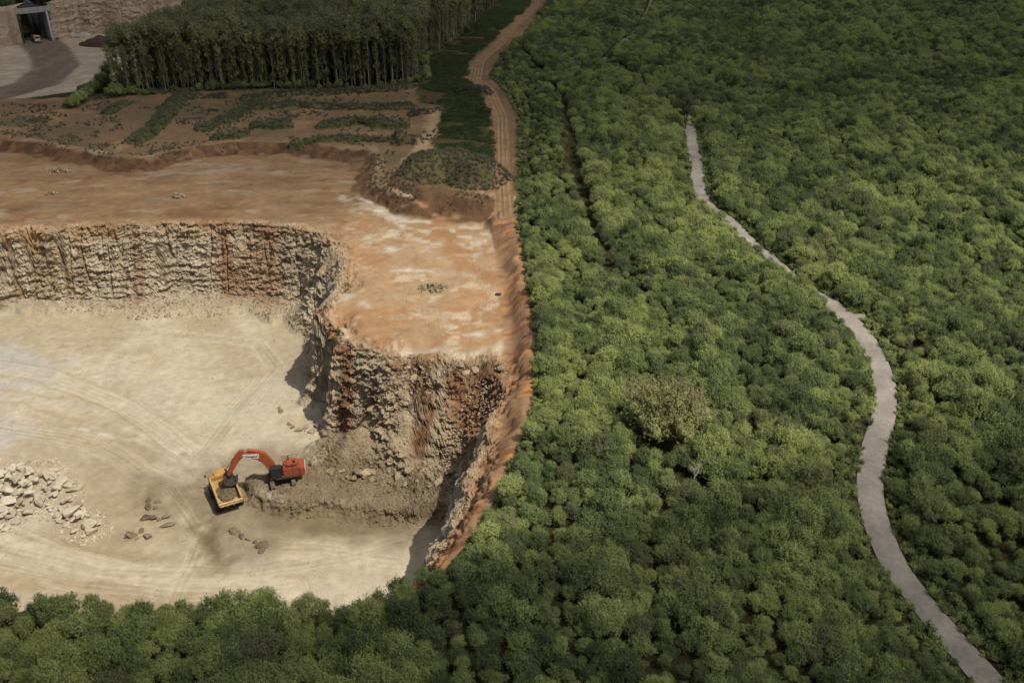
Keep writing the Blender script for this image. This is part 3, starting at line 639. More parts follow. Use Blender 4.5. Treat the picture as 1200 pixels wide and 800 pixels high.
fs = np.where((dpth < 5.0) & vis, fs * .66, fs); fs = np.where((sE > -4) & (fy > 92.5) & (fx < -6), fs * .68, fs)
fl_ = np.interp(ppy, [0, 60, 105, 140, 205, 250], [610, 612, 640, 662, 676, 640]); fs = np.where((ppx < fl_) & (ppy < 240) & (ppx > 540), fs * .68, fs * 1.04)
# gully of shade beside the path line further up
fr_ = rng.uniform(0, 2 * math.pi, len(fx)); fi = rng.integers(0, 10, len(fx)); hs = fs * rng.uniform(.78, 1.15, len(fx))
tilt = rng.uniform(-.10, .10, (len(fx), 2))
# special trees get their own clearing
BIGP = G(782, 512, 25); DEADP = G(812, 572, 25); OVERP = G(803, 152, 25)
for q_, rr_ in ((BIGP, 6.6), (DEADP, 2.0), (OVERP, 3.2)):
    kk = np.hypot(fx - q_[0], fy - q_[1]) > rr_; fx, fy, zf, fs, fr_, fi, hs, tilt, ppx, ppy, pf, dpth = [a[kk] for a in (fx, fy, zf, fs, fr_, fi, hs, tilt, ppx, ppy, pf, dpth)]
infr = (ppx > -15) & (ppx < 1215) & (ppy > -20) & (ppy < 815)
score = np.where(infr, pf / fs, 1e9); order = np.argsort(score); near = order[:294]; farr = order[294:]
print('trees', len(fx))
py_path = [proj(p[0], p[1], 25)[:2] for p in PATHW]
def right_of_path(x, y):
    i = np.argmin(np.hypot(PATHW[:, 0] - x, PATHW[:, 1] - y)); return x > PATHW[i, 0]
for i in near:
    e_ = empty('bushy_tree', (fx[i], fy[i], zf[i]), fr_[i]); e_.rotation_euler = (tilt[i, 0], tilt[i, 1], fr_[i]); e_.scale = (fs[i], fs[i], hs[i])
    c_ = link('crown', PC[fi[i]], None, e_); t_o = link('trunk', PT[fi[i]], None, e_)
    if fx[i] < -14: tag(e_, 'bushy dark green tree in the strip below the quarry floor, bottom left of the photo', 'tree', 'trees along the near rim of the quarry')
    elif right_of_path(fx[i], fy[i]): tag(e_, 'bushy green tree at the bottom right, on the right side of the gravel path', 'tree', 'trees right of the gravel path at the bottom')
    else: tag(e_, 'bushy green tree in the lowest rows between the quarry and the gravel path', 'tree', 'trees between the quarry and the path at the bottom')

# prototypes for the uncountable rest live in a collection of their own
def proto_coll(name, meshes):
    c = bpy.data.collections.new(name)
    for k, me in enumerate(meshes):
        o = bpy.data.objects.new('%s_shape' % name, me); c.objects.link(o)
    return c
def scatter(name, P, scl, rot, idx, coll, label, cat):
    me = bpy.data.meshes.new(name); me.vertices.add(len(P)); me.vertices.foreach_set('co', np.asarray(P, np.float32).ravel())
    a = me.attributes.new('scl', 'FLOAT_VECTOR', 'POINT'); a.data.foreach_set('vector', np.asarray(scl, np.float32).ravel())
    a = me.attributes.new('rot', 'FLOAT_VECTOR', 'POINT'); a.data.foreach_set('vector', np.asarray(rot, np.float32).ravel())
    a = me.attributes.new('pick', 'INT', 'POINT'); a.data.foreach_set('value', np.asarray(idx, np.int32))
    o = link(name, me)
    ng = bpy.data.node_groups.new(name, 'GeometryNodeTree'); ng.interface.new_socket('Geometry', in_out='INPUT', socket_type='NodeSocketGeometry'); ng.interface.new_socket('Geometry', in_out='OUTPUT', socket_type='NodeSocketGeometry')
    gi = ng.nodes.new('NodeGroupInput'); go = ng.nodes.new('NodeGroupOutput'); ip = ng.nodes.new('GeometryNodeInstanceOnPoints'); ci = ng.nodes.new('GeometryNodeCollectionInfo')
    ci.inputs['Collection'].default_value = coll; ci.inputs['Separate Children'].default_value = True; ci.inputs['Reset Children'].default_value = True
    def at(n, ty):
        q = ng.nodes.new('GeometryNodeInputNamedAttribute'); q.data_type = ty; q.inputs['Name'].default_value = n; return q.outputs[0]
    L = ng.links.new; L(gi.outputs[0], ip.inputs['Points']); L(ci.outputs[0], ip.inputs['Instance']); ip.inputs['Pick Instance'].default_value = True
    L(at('pick', 'INT'), ip.inputs['Instance Index']); L(at('rot', 'FLOAT_VECTOR'), ip.inputs['Rotation']); L(at('scl', 'FLOAT_VECTOR'), ip.inputs['Scale'])
    L(ip.outputs[0], go.inputs[0])
    md = o.modifiers.new('scatter', 'NODES'); md.node_group = ng
    tag(o, label, cat, kind='stuff'); return o
CB = proto_coll('bush', PC)
j = farr
scatter('plantation', np.column_stack([fx[j], fy[j], zf[j]]), np.column_stack([fs[j], fs[j], hs[j]]), np.column_stack([tilt[j], fr_[j]]), fi[j], CB, 'dense mass of bushy green plantation trees covering the land right of the quarry', 'plantation')
# trees on the land behind the far rock wall
wx_, wy_ = np.meshgrid(np.arange(-420, -150, 4.2), np.arange(486, 640, 4.2)); wx_ = (wx_ + rng.uniform(-1.5, 1.5, wx_.shape)).ravel(); wy_ = (wy_ + rng.uniform(-1.5, 1.5, wy_.shape)).ravel()
yw_ = np.interp(wx_, [p[0] for p in WB], [p[1] for p in WB]); wz_ = H(wx_, wy_); kk = (wy_ > yw_ + 4) & (wz_ > 30)
wx_, wy_, wz_ = wx_[kk], wy_[kk], wz_[kk]
s_ = rng.uniform(.9, 1.5, len(wx_)); scatter('far_scrub', np.column_stack([wx_, wy_, wz_ - .5]), np.column_stack([s_, s_, s_]), np.column_stack([0 * s_, 0 * s_, s_ * 40]), rng.integers(0, 10, len(s_)), CB, 'dark green scrub on top of the far rock wall with the underpass', 'scrub')

# low scrub, tufts
PS = []; PD = []; PG = []; PV = []
for i in range(5):
    rng2 = np.random.default_rng(300 + i); L_ = bush_lobes(rng2, .9, 1.0, 6)
    PS.append(crown_mesh('scrub', L_, 420, .17, 310 + i, M_scrub, .4, .8, .72, .2)); PD.append(crown_mesh('dry_scrub', L_, 420, .20, 320 + i, M_leaf_dry, .25, 1.0, .7, .25))
    PV.append(crown_mesh('low_bush', L_, 420, .17, 330 + i, M_leaf, .4, .8, .72, .2))
    n_ = 90; P_ = rng2.uniform(-.6, .6, (n_, 3)) * [1, 1, 0] + [0, 0, .2]; d_ = rng2.normal(size=(n_, 3)) * .3 + [0, 0, .15]
    v, f, a = leaves(P_, d_ / np.linalg.norm(d_, axis=1, keepdims=True), .55, rng2, 2.2, .12); me = mesh_np('tuft', v, f); at_ = me.attributes.new('leafvar', 'FLOAT', 'POINT'); at_.data.foreach_set('value', a.astype(np.float32)); me.materials.append(M_grass); PG.append(me)
CV = proto_coll('low_bush', PV); CS = proto_coll('scrub', PS); CD = proto_coll('dry_scrub', PD); CG = proto_coll('tuft', PG)
def scat_region(name, poly_test, box, dens, coll, smin, smax, label, cat, seed, nv=5):
    r_ = np.random.default_rng(seed); n_ = int((box[1] - box[0]) * (box[3] - box[2]) * dens)
    x = r_.uniform(box[0], box[1], n_); y = r_.uniform(box[2], box[3], n_); kk = poly_test(x, y); x, y = x[kk], y[kk]
    z = H(x, y) - .08; s = r_.uniform(smin, smax, len(x)); print(name, len(x))
    return scatter(name, np.column_stack([x, y, z]), np.column_stack([s, s, s * r_.uniform(.7, 1.2, len(s))]), np.column_stack([0 * s, 0 * s, r_.uniform(0, 6.28, len(s))]), r_.integers(0, nv, len(s)), coll, label, cat)
def mound_test(kind, grow=.9):
    def f(x, y):
        r = np.zeros(x.shape, bool)
        for pts, hw, hh, kd in MW:
            if kd == kind: r |= (dist_poly(x, y, pts, False) + .9 * fbm(x / 3.5, y / 3.5, o=2, seed=44)) < hw * grow
        return r
    return f
bx = (-215, 5, 245, 400)
scat_region('green_scrub', mound_test('grn', .85), bx, 1.1, CS, .3, .95, 'low green scrub overgrowing the earth ridges below the tall wood', 'scrub', 21)
scat_region('dry_scrub', mound_test('dry', .95), bx, 1.7, CD, .35, .75, 'dry grey-green scrub on the spoil heap and terraces beyond the bench', 'scrub', 22)
scat_region('grass', lambda x, y: (sdp(x, y, GRASS) < -.3) & (fbm(x / 9, y / 9, o=3, seed=91) < .55), (-60, 45, 270, 560), .9, CG, .8, 1.6, 'dark green grass between the tall wood and the dirt track', 'grass', 23)
def berm(x, y):
    s = sdp(x, y, STRIP); return (s > -4) & (s < 6) & (y > 215) & (fbm(x / 6, y / 6, o=3, seed=175) > .05)
scat_region('berm_weeds', berm, (-220, -5, 215, 330), .8, CD, .2, .6, 'dry weeds on the brown earth bank at the far side of the bench', 'weeds', 28)
def weeds(x, y):
    s = sdp(x, y, STRIP); c = inside(x, y, UP([(-200,118),(130,116),(300,106),(492,103),(520,130),(515,190),(440,200),(-100,200)], 25))
    return c & (s > 1.5) & (fbm(x / 10, y / 6, o=3, seed=171) > .15) & (sdp(x, y, LOW) > 0)
scat_region('weeds', weeds, (-240, 0, 270, 400), .35, CD, .3, .8, 'sparse weeds on the brown terraces in front of the tall wood', 'weeds', 24)
# verge growth along path and bank top
def verge(x, y):
    d = dist_poly(x, y, [tuple(p) for p in PATHW], False); return (d > 1.9) & (d < 5.2) & (y < 330) & (dist_poly(x, y, [tuple(p) for p in BRANCH], False) > 1.3)
scat_region('verge', verge, (20, 95, 70, 330), 1.5, CV, .4, 1.15, 'low green growth on the verges of the gravel path', 'undergrowth', 25)
def rim(x, y):
    s = sdp(x, y, FOR); return (s > -3.4) & (s < -.8) & (y < 400)
scat_region('rim_undergrowth', rim, (-190, 45, 70, 400), .9, CV, .5, 1.1, 'undergrowth along the edge of the trees above the red bank', 'undergrowth', 26)

# special trees
def make_tree(name, loc, crown, trunk_vf, bark, label, s=1.0, cat='tree'):
    e_ = empty(name, loc); link('crown', crown, None, e_); me = mesh_np('trunk', trunk_vf[0], trunk_vf[1], True); link('trunk', me, bark, e_); e_.scale = (s, s, s); tag(e_, label, cat); return e_
rng3 = np.random.default_rng(77)
Lb = bush_lobes(rng3, 8.0, 9.6, 46)
big = crown_mesh('crown', Lb, 15000, .27, 501, M_olive, .45, .5, .62, .16, 0)
bt_ = make_tree('flowering_tree', (BIGP[0], BIGP[1], BIGP[2]), big, bush_trunk(rng3, 9), M_bark, 'large round tree with cream flowering top amid the green plantation')
Lf = [(l[0], l[1], l[2] + l[5] * .55, l[3] * .8, l[4] * .8, l[5] * .55) for l in Lb[1:] if l[2] > 5.2]
bl = link('blossom', crown_mesh('blossom', Lf, 5200, .24, 503, M_pale, .8, .5, .1, .22, 0), None, bt_)
Lb = [(0,0,6,1.8,1.8,2.2),(.9,.5,7.4,1.5,1.4,1.4),(-1,.2,7.0,1.4,1.3,1.3),(.2,-.8,8.4,1.2,1.2,1.1),(-.6,.9,4.4,1.2,1.2,1.1),(1.2,-.6,5.0,1.1,1.1,1.0)]
ov = crown_mesh('crown', Lb, 3800, .28, 502, M_leaf_dry, .45, .4, .62, .25, 160)
make_tree('overhanging_tree', OVERP, ov, tube([([(0,0,-.5),(.1,0,3),(0,.1,6.5)],[.25,.2,.08]),([(.1,0,3),(1,.5,5.5),(1.3,.6,7)],[.12,.08,.03]),([(.05,0,2.6),(-1,.4,4.5),(-1.2,.4,6.6)],[.12,.08,.03])]), M_bark, 'taller sparse grey-green tree standing over the far end of the visible gravel path', 1.15)
segs = [([(0,0,-.5),(.1,.1,2),(-.1,0,4.4),(.0,.1,5.6)], [.2,.16,.10,.04])]
for i in range(11):
    a = rng3.uniform(0, 6.28); z0 = rng3.uniform(2.2, 4.8); l = rng3.uniform(1.2, 2.6); p1 = (math.cos(a) * l * .5, math.sin(a) * l * .5, z0 + .7 * l * .6); p2 = (math.cos(a + .3) * l, math.sin(a + .3) * l, z0 + l * .7)
    segs.append(([(0, 0, z0), p1, p2], [.09, .06, .02])); segs.append(([p1, (p1[0] + .5 * math.cos(a + 1.2), p1[1] + .5 * math.sin(a + 1.2), p1[2] + .7)], [.05, .015]))
v, f = tube(segs); e_ = empty('dead_tree', (DEADP[0], DEADP[1], DEADP[2])); M_dead = mat_plain('bleached_wood', (.36, .34, .30), .9, .15, 3); link('trunk', mesh_np('trunk', v, f, True), M_dead, e_); tag(e_, 'bare dead tree with bleached branches standing among the green bushes', 'dead tree'); e_.scale = (.6, .6, .8)

# ------------------------------------------------------------------ tall wood
WOOD = UP([(134,117),(230,112),(330,108),(488,104),(500,76),(548,34),(574,8),(594,-14)], 25) + [(60, 760), (-150, 760), (-150, 560), (-143, 446)]
PTC = []; PTT = []
for i in range(8):
    r_ = np.random.default_rng(600 + i); Hh = 25.0
    L_ = []
    for k in range(12):
        a = r_.uniform(0, 6.28); q_ = r_.uniform(.2, 1.9); z_ = Hh - 1.6 - r_.uniform(0, 6.5) * (.35 + q_ / 2.6); s = r_.uniform(.9, 1.5); L_.append((q_ * math.cos(a), q_ * math.sin(a), z_, s, s, s * 1.15))
    for k in range(5 + (i % 3) * 5):
        a = r_.uniform(0, 6.28); q_ = r_.uniform(.2, 1.0); z_ = r_.uniform(3, 18); s = r_.uniform(.5, .95); L_.append((q_ * math.cos(a), q_ * math.sin(a), z_, s, s, s * 1.9))
    PTC.append(crown_mesh('crown', L_, 3200, .42, 620 + i, M_leaf_tall, .45, .4, .6, .25, 0))
    lx, ly = r_.uniform(-.9, .9, 2); S = [([(0, 0, -.8), (lx * .2, ly * .2, 8), (lx * .6, ly * .6, 16), (lx, ly, 24)], [.24, .19, .13, .05])]
    for k in range(7):
        a = r_.uniform(0, 6.28); z_ = r_.uniform(8, 21); l = r_.uniform(1, 2.2); S.append(([(lx * z_ / 24, ly * z_ / 24, z_), (lx * z_ / 24 + math.cos(a) * l, ly * z_ / 24 + math.sin(a) * l, z_ + l * 1.3)], [.07, .02]))
    v, f = tube(S, 6); me = mesh_np('trunk', v, f, True); me.materials.append(M_barkpale if i % 2 else M_bark); PTT.append(me)
tx, ty = forest_points(WOOD, 3.3, -200, 80, 350, 620, 15)
p0x, p0y, pf0 = proj(tx, ty, np.full_like(tx, 48)); kk = (p0y > -60); tx, ty = tx[kk], ty[kk]
tz = H(tx, ty); fd = dist_poly(tx, ty, WOOD[:8], False)
ts = rng.uniform(.86, 1.06, len(tx)) * (1 + .08 * fbm(tx / 14, ty / 14, o=2, seed=161)); trt = rng.uniform(0, 6.28, len(tx)); ti = rng.integers(0, 8, len(tx))
ts = ts * np.where(fd < 3, rng.uniform(.72, 1.0, len(tx)), 1)
order = np.argsort(fd); print('tall', len(tx)); nr = order[:250]; fr2 = order[250:]
for i in nr:
    e_ = empty('tall_tree', (tx[i], ty[i], tz[i])); e_.rotation_euler = (0, 0, trt[i]); e_.scale = (ts[i], ts[i], ts[i]); link('crown', PTC[ti[i]], None, e_); link('trunk', PTT[ti[i]], None, e_)
    if ti[i] % 2: tag(e_, 'tall slender pale-trunked tree in the front rows of the dark wood', 'tree', 'pale trunked trees at the edge of the wood')
    else: tag(e_, 'tall slender tree with a dark brown trunk in the front rows of the dark wood', 'tree', 'dark trunked trees at the edge of the wood')
# joined prototypes for the inner wood
PJ = []
for c_, t_m in zip(PTC, PTT):
    bm = bmesh.new(); bm.from_mesh(c_); nf = len(bm.faces); bm.from_mesh(t_m); bm.faces.ensure_lookup_table()
    for f in bm.faces[nf:]: f.material_index = 1
    me = bpy.data.meshes.new('tall_tree_shape'); bm.to_mesh(me); bm.free(); me.materials.append(M_leaf_tall); me.materials.append(t_m.materials[0]); PJ.append(me)
CT = proto_coll('tall_tree', PJ)
scatter('wood', np.column_stack([tx[fr2], ty[fr2], tz[fr2]]), np.column_stack([ts[fr2]] * 3), np.column_stack([0 * ts[fr2], 0 * ts[fr2], trt[fr2]]), ti[fr2], CT, 'inner mass of the dark tall wood behind its front rows', 'wood')
# undergrowth at the foot of the wood and left edge bushes
fbx = smooth_line(WOOD[:6], 24); s_ = rng.uniform(.2, .7, len(fbx)); scatter('wood_undergrowth', np.column_stack([fbx[:, 0] + rng.uniform(-1, 1, len(fbx)), fbx[:, 1] + rng.uniform(-.5, 2.5, len(fbx)), H(fbx[:, 0], fbx[:, 1])]), np.column_stack([s_, s_, s_]), np.column_stack([0 * s_, 0 * s_, s_ * 50]), rng.integers(0, 10, len(s_)), CB, 'dark undergrowth at the foot of the tall wood', 'undergrowth')
for k, (px_, py_, s) in enumerate(((84,124,1.0),(94,121,1.15),(103,116,1.2),(112,108,1.25),(121,100,1.3),(128,92,1.4),(136,112,1.3))):
    x, y, z = G(px_, py_, 25); i = k % 10
    e_ = empty('bush', (x, y, z - .3), k * 1.3); e_.scale = (s, s, s * .85); link('crown', PC[i], None, e_); link('trunk', PT[i], None, e_)
    tag(e_, 'dark green bush at the left foot of the tall wood beside the haul road', 'bush', 'bushes at the left corner of the wood')

# ------------------------------------------------------------------ rocks
def rock_mesh(seed, rough_=.07):
    r_ = np.random.default_rng(seed); bm = bmesh.new()
    P = r_.normal(size=(15, 3)); P /= np.linalg.norm(P, axis=1, keepdims=True); P *= r_.uniform(.8, 1.0, (15, 1)) * [1, r_.uniform(.65, .95), r_.uniform(.42, .75)]
    for p in P: bm.verts.new(p)
    res = bmesh.ops.convex_hull(bm, input=bm.verts); bmesh.ops.delete(bm, geom=[v for v in bm.verts if not v.link_faces], context='VERTS')
    bmesh.ops.bevel(bm, geom=list(bm.edges), offset=.05, segments=1, affect='EDGES')
    bmesh.ops.triangulate(bm, faces=bm.faces); bmesh.ops.subdivide_edges(bm, edges=[e for e in bm.edges if e.calc_length() > .35], cuts=1, use_grid_fill=True)
    bmesh.ops.triangulate(bm, faces=bm.faces)
    co = np.array([v.co for v in bm.verts]); d = vn(co[:, 0] * 3, co[:, 1] * 3, co[:, 2] * 3, seed) * rough_
    for v, q in zip(bm.verts, d): v.co = v.co * (1 + q)
    me = bpy.data.meshes.new('boulder'); bm.to_mesh(me); bm.free(); return me
def mat_rock(name, a, b, c):
    m, t, p = nmat(name); L = t.links.new; g = N(t, 'ShaderNodeTexCoord'); oi = N(t, 'ShaderNodeObjectInfo')
    n = N(t, 'ShaderNodeTexNoise', i_Scale=3.0, i_Detail=7, i_Roughness=.7); L(g.outputs['Object'], n.inputs['Vector'])
    mm = N(t, 'ShaderNodeMath', operation='MULTIPLY_ADD'); mm.inputs[1].default_value = .45; L(oi.outputs['Random'], mm.inputs[0]); 
    m3 = N(t, 'ShaderNodeMath', operation='SUBTRACT'); m3.inputs[1].default_value = .22; L(n.outputs[0], m3.inputs[0]); L(m3.outputs[0], mm.inputs[2])
    cr = N(t, 'ShaderNodeValToRGB'); e = cr.color_ramp.elements; e[0].position = .2; e[0].color = (*a, 1); e[1].position = .8; e[1].color = (*c, 1); q = e.new(.5); q.color = (*b, 1)
    L(mm.outputs[0], cr.inputs[0]); L(cr.outputs[0], p.inputs['Base Color']); p.inputs['Roughness'].default_value = .95; p.inputs['Specular IOR Level'].default_value = .15
    b_ = N(t, 'ShaderNodeBump'); b_.inputs['Strength'].default_value = .5; b_.inputs['Distance'].default_value = .1; L(n.outputs[0], b_.inputs['Height']); L(b_.outputs[0], p.inputs['Normal']); return m
M_rw = mat_rock('pale_limestone', srgb(176, 158, 132), srgb(208, 192, 166), srgb(226, 214, 192))
M_rt = mat_rock('tan_limestone', srgb(136, 118, 94), srgb(172, 152, 122), srgb(200, 182, 152))
M_rg = mat_rock('muddy_stone', srgb(110, 94, 74), srgb(142, 124, 100), srgb(170, 152, 126))
RM = {}
for nm_, mt in (('w', M_rw), ('t', M_rt), ('g', M_rg)):
    RM[nm_] = []
    for i in range(8):
        me = rock_mesh(700 + i); me.materials.append(mt); RM[nm_].append(me)
def place_rock(k, x, y, s, label, group, sink=.3, z=None, rng_=rng, flat=1.0):
    i = int(rng_.integers(0, 8)); z = (h1(x, y) if z is None else z)
    o = link('boulder', RM[k][i]); o.location = (x, y, z + s * (.5 - sink) * flat); o.rotation_euler = (rng_.uniform(-.35, .35), rng_.uniform(-.35, .35), rng_.uniform(0, 6.28)); o.scale = (s, s * rng_.uniform(.75, 1.1), s * flat * rng_.uniform(.8, 1.2))
    tag(o, label, 'boulder', group); return o
rr = np.random.default_rng(44)
# the big heap of blocks at the left edge
HEAP = UP([(-40,552),(0,545),(60,541),(76,556),(88,575),(92,590),(116,604),(121,622),(100,630),(76,622),(60,602),(28,600),(14,618),(-40,622)], 0.5)
def rand_in(poly, n, dmin, rr, big=None):
    xs_ = [p[0] for p in poly]; ys_ = [p[1] for p in poly]; out = []
    tries = 0
    while len(out) < n and tries < 60000:
        tries += 1; x = rr.uniform(min(xs_), max(xs_)); y = rr.uniform(min(ys_), max(ys_)); s = float(rr.choice([1.8, 1.4, 1.1, .8, .55], p=[.14, .24, .30, .20, .12]))
        if not inside(np.array([x]), np.array([y]), poly)[0]: continue
        if all(math.hypot(x - a, y - b) > (s + c) * dmin for a, b, c in out): out.append((x, y, s))
    return out
for x, y, s in rand_in(HEAP, 178, .34, rr):
    din = -float(sdp(np.array([x]), np.array([y]), HEAP)[0])
    place_rock('w', x, y, s, 'pale limestone block in the large heap on the quarry floor at the left edge', 'blocks in the large limestone heap', .2, z=h1(x, y) + min(1.3, din * .2), rng_=rr, flat=.8)
for (px_, py_, s, fl) in ((70,566,2.4,.45),(82,600,2.6,.5),(2,598,2.4,.5),(8,588,2.3,.35)):
    x, y = U(px_, py_, 1.0); place_rock('w', x, y, s, 'long pale limestone slab in the large heap at the left edge', 'slabs in the large limestone heap', .2, z=1.0, rng_=rr, flat=fl)
for i, (px_, py_, s, fl) in enumerate(((174,586,1.1,.5),(185,588,1.0,.6),(173,594,1.2,.6),(183,594,.9,.7),(172,606,1.6,.55),(180,606,1.3,.6),(194,605,1.1,.8),(196,615,1.9,.35),(155,626,1.7,.5),(166,622,1.0,.7),(173,628,1.2,.8),(160,631,.7,.6),(148,628,.8,.7),(186,608,.8,.7))):
    x, y = U(px_, py_, .2); place_rock('g', x, y, s, 'muddy grey slab on the quarry floor between the pale heap and the dump truck', 'loose slabs in the middle of the floor', .25, rng_=rr, flat=fl)
for i, (px_, py_, s) in enumerate(((271,621,1.0),(276,623,1.3),(284,628,1.1),(292,630,1.0),(308,638,1.5),(303,640,.9),(307,645,1.0),(298,634,.7))):
    x, y = U(px_, py_, .2); place_rock('g', x, y, s, 'brown muddy boulder in the short row in front of the dump truck', 'boulders in a row before the truck', .3, rng_=rr, flat=.7)
for i, (px_, py_, s) in enumerate(((327,478,.7),(329,482,1.1),(343,500,.9),(350,504,1.1),(358,500,1.0),(366,506,1.2),(339,497,.7),(372,500,1.3))):
    x, y = U(px_, py_, .2); place_rock('t', x, y, s, 'tan boulder at the foot of the shaded rock spur', 'boulders below the rock spur', .25, rng_=rr)
# blocks along the foot of the muck pile
for k in range(52):
    t = rr.random(); px_ = 384 + 160 * t + rr.uniform(-5, 5); py_ = 551 + 14 * t + rr.normal() * 4.5
    x, y = U(px_, py_, 3.2); place_rock('t', x, y, float(rr.choice([1.5, 1.0, .8, .6, .45], p=[.1, .2, .25, .25, .2])), 'tan block along the foot of the broken rock slope behind the excavator', 'blocks along the foot of the rock slope', .3, rng_=rr)
def at_slope(px_, py_):
    z = 12
    for zz in np.arange(24, 0, -.4):
        x, y = U(px_, py_, zz)
        if h1(x, y) >= zz: return x, y, zz
    return None
SL = [(430,440),(470,418),(530,424),(590,425),(592,450),(560,490),(540,520),(500,500),(450,470),(425,480),(395,505),(372,520),(390,490),(425,462)]
cnt = 0; tries = 0
while cnt < 34 and tries < 900:
    tries += 1; px_ = rr.uniform(372, 595); py_ = rr.uniform(418, 520)
    if not inside(np.array([px_]), np.array([py_]), SL)[0]: continue
    q_ = at_slope(px_, py_)
    if q_ is None: continue
    place_rock('t', q_[0], q_[1], float(rr.choice([1.2, .95, .8])), 'large tan block lodged in the broken rock slope between the bench and the excavator', 'large blocks lodged in the rock slope', .15, z=q_[2] + .15, rng_=rr); cnt += 1
CRT = proto_coll('stone', RM['t']); CRW = proto_coll('pale_stone', RM['w']); CRG = proto_coll('muddy_stone', RM['g'])
def rubble(name, test, box, n, coll, smin, smax, label, seed, lift=.0):
    r_ = np.random.default_rng(seed); x = r_.uniform(box[0], box[1], n); y = r_.uniform(box[2], box[3], n); kk = test(x, y); x, y = x[kk], y[kk]
    z = H(x, y) + lift; s = smin + (smax - smin) * r_.random(len(x)) ** 2.2; print(name, len(x))
    return scatter(name, np.column_stack([x, y, z]), np.column_stack([s, s * .85, s * .8]), r_.uniform(0, 6.28, (len(x), 3)) * [.12, .12, 1], r_.integers(0, 8, len(x)), coll, label, 'rubble')
rubble('rubble', lambda x, y: (sdp(x, y, RUB) < 0) & (H(x, y) > 3.5) & (fbm(x / 5, y / 5, o=3, seed=181) + (H(x, y) - 11) * .05 > -.2), (-52, 2, 130, 170), 11000, CRT, .14, .6, 'broken tan stones covering the rock slope below the bench', 31)
rubble('floor_stones', lambda x, y: (sdp(x, y, TOE) < 0) & (sdp(x, y, TOE) > -5) & (fbm(x / 8, y / 8, o=2, seed=182) > -.1), (-115, -20, 130, 235), 5200, CRT, .1, .42, 'small stones scattered along the foot of the quarry faces', 32)
def tal(x, y):
    h = H(x, y); return (sdp(x, y, CREST) < 0) & (h > .4) & (h < 4) & (y > 195)
rubble('dust_stones', lambda x, y: (sdp(x, y, TOE) < -3), (-140, -16, 100, 235), 5200, CRT, .05, .24, 'scattered pebbles on the open quarry floor', 38)
rubble('talus', tal, (-120, -40, 195, 240), 9000, CRT, .12, .6, 'fallen stones heaped along the foot of the back quarry wall', 33)
rubble('heap_stones', lambda x, y: sdp(x, y, HEAP) < 1.5, (-120, -70, 125, 165), 9000, CRW, .1, .65, 'small pale stones between the blocks of the large heap', 34)
rubble('platform_stones', lambda x, y: (sdp(x, y, PLAT) < 3) , (-60, -8, 128, 160), 5200, CRG, .08, .38, 'small muddy stones on and below the ledge under the excavator', 35)
def heap(px_, py_, w_, n, lab, seed, coll=None, hh=1.2):
    cx, cy, cz = G(px_, py_, 22); r_ = np.random.default_rng(seed); th = r_.uniform(0, 6.28, n); q_ = r_.random(n) ** .6 * w_; x = cx + np.cos(th) * q_; y = cy + np.sin(th) * q_ * .7
    z = H(x, y) + hh * np.clip(1 - q_ / w_, 0, 1); s = r_.uniform(.18, .6, n); scatter('stone_heap', np.column_stack([x, y, z]), np.column_stack([s, s, s * .8]), r_.uniform(0, 6.28, (n, 3)), r_.integers(0, 8, n), coll or CRT, lab, 'stone heap')
heap(508, 338, 3.6, 150, 'heap of broken grey stones on the orange bench below the dirt track', 51)
heap(70, 201, 4.2, 110, 'low heap of grey stones at the far left of the stripped bench', 52)
heap(208, 231, 3.0, 80, 'small heap of stones in the middle of the stripped bench', 53)
heap(60, 228, 2.0, 40, 'few pale stones in a patch on the left of the stripped bench', 54)
rubble('bench_stones', lambda x, y: (sdp(x, y, STRIP) < -1) & (sdp(x, y, CREST) > 1) & (fbm(x / 7, y / 7, o=2, seed=183) > .1), (-130, 0, 158, 300), 5200, CRT, .06, .26, 'small stones strewn over the stripped bench above the quarry', 36, -.03)
x, y = U(92, 704, 1.4); s_o = place_rock('w', x, y, 1.9, 'single white slab just above the near treetops on the quarry floor', None, .2, rng_=rr, flat=.4)

# ------------------------------------------------------------------ small things on the bench
def jitter_mesh(me, amp, sc_, seed):
    co = np.empty(len(me.vertices) * 3, np.float32); me.vertices.foreach_get('co', co); co = co.reshape(-1, 3).astype(float)
    n = np.stack([fbm(co[:, 0] * sc_, co[:, 1] * sc_, co[:, 2] * sc_, o=3, seed=seed + k) for k in range(3)], 1); me.vertices.foreach_set('co', (co + n * amp).astype(np.float32).ravel()); me.update()
bm = bmesh.new(); bmesh.ops.create_icosphere(bm, subdivisions=4, radius=1, matrix=Matrix.Diagonal((.65, .45, .4, 1))); me = bpy.data.meshes.new('tarp_bundle'); bm.to_mesh(me); bm.free(); jitter_mesh(me, .22, 2.2, 5)
x, y, z = G(584, 346, 22); o = link('tarp_bundle', me, mat_plain('blue_tarp', srgb(74, 72, 104), .6, .3, 3)); o.location = (x, y, z + .25); tag(o, 'small dark blue crumpled bundle on the orange bench beside the red bank', 'tarp bundle')
segs = []
for k in range(7): 
    a = random.uniform(-.12, .12); o_ = random.uniform(-.5, .5); segs.append(([(-3.5 + random.uniform(-.8, .8), o_, .2 + .14 * (k % 3)), (3.3 + random.uniform(-.8, .8), o_ + a * 5, .25 + .14 * (k % 3))], [.16, .11]))
for px_, py_, rz, lab in ((229, 139, .25, 'long low pile of grey felled logs on the brown terrace below the wood'), (326, 140, -.1, 'pile of dark dead branches at the middle of the brown terrace'), (415, 140, -.5, 'pile of cut branches on top of the green ridge below the wood')):
    v, f = tube(segs, 7); x, y, z = G(px_, py_, 25); o = link('log_pile', mesh_np('log_pile', v, f, True), mat_plain('old_wood', (.12, .105, .10), .9, .2, 3)); o.location = (x, y, z); o.rotation_euler = (0, 0, rz); tag(o, lab, 'log pile')

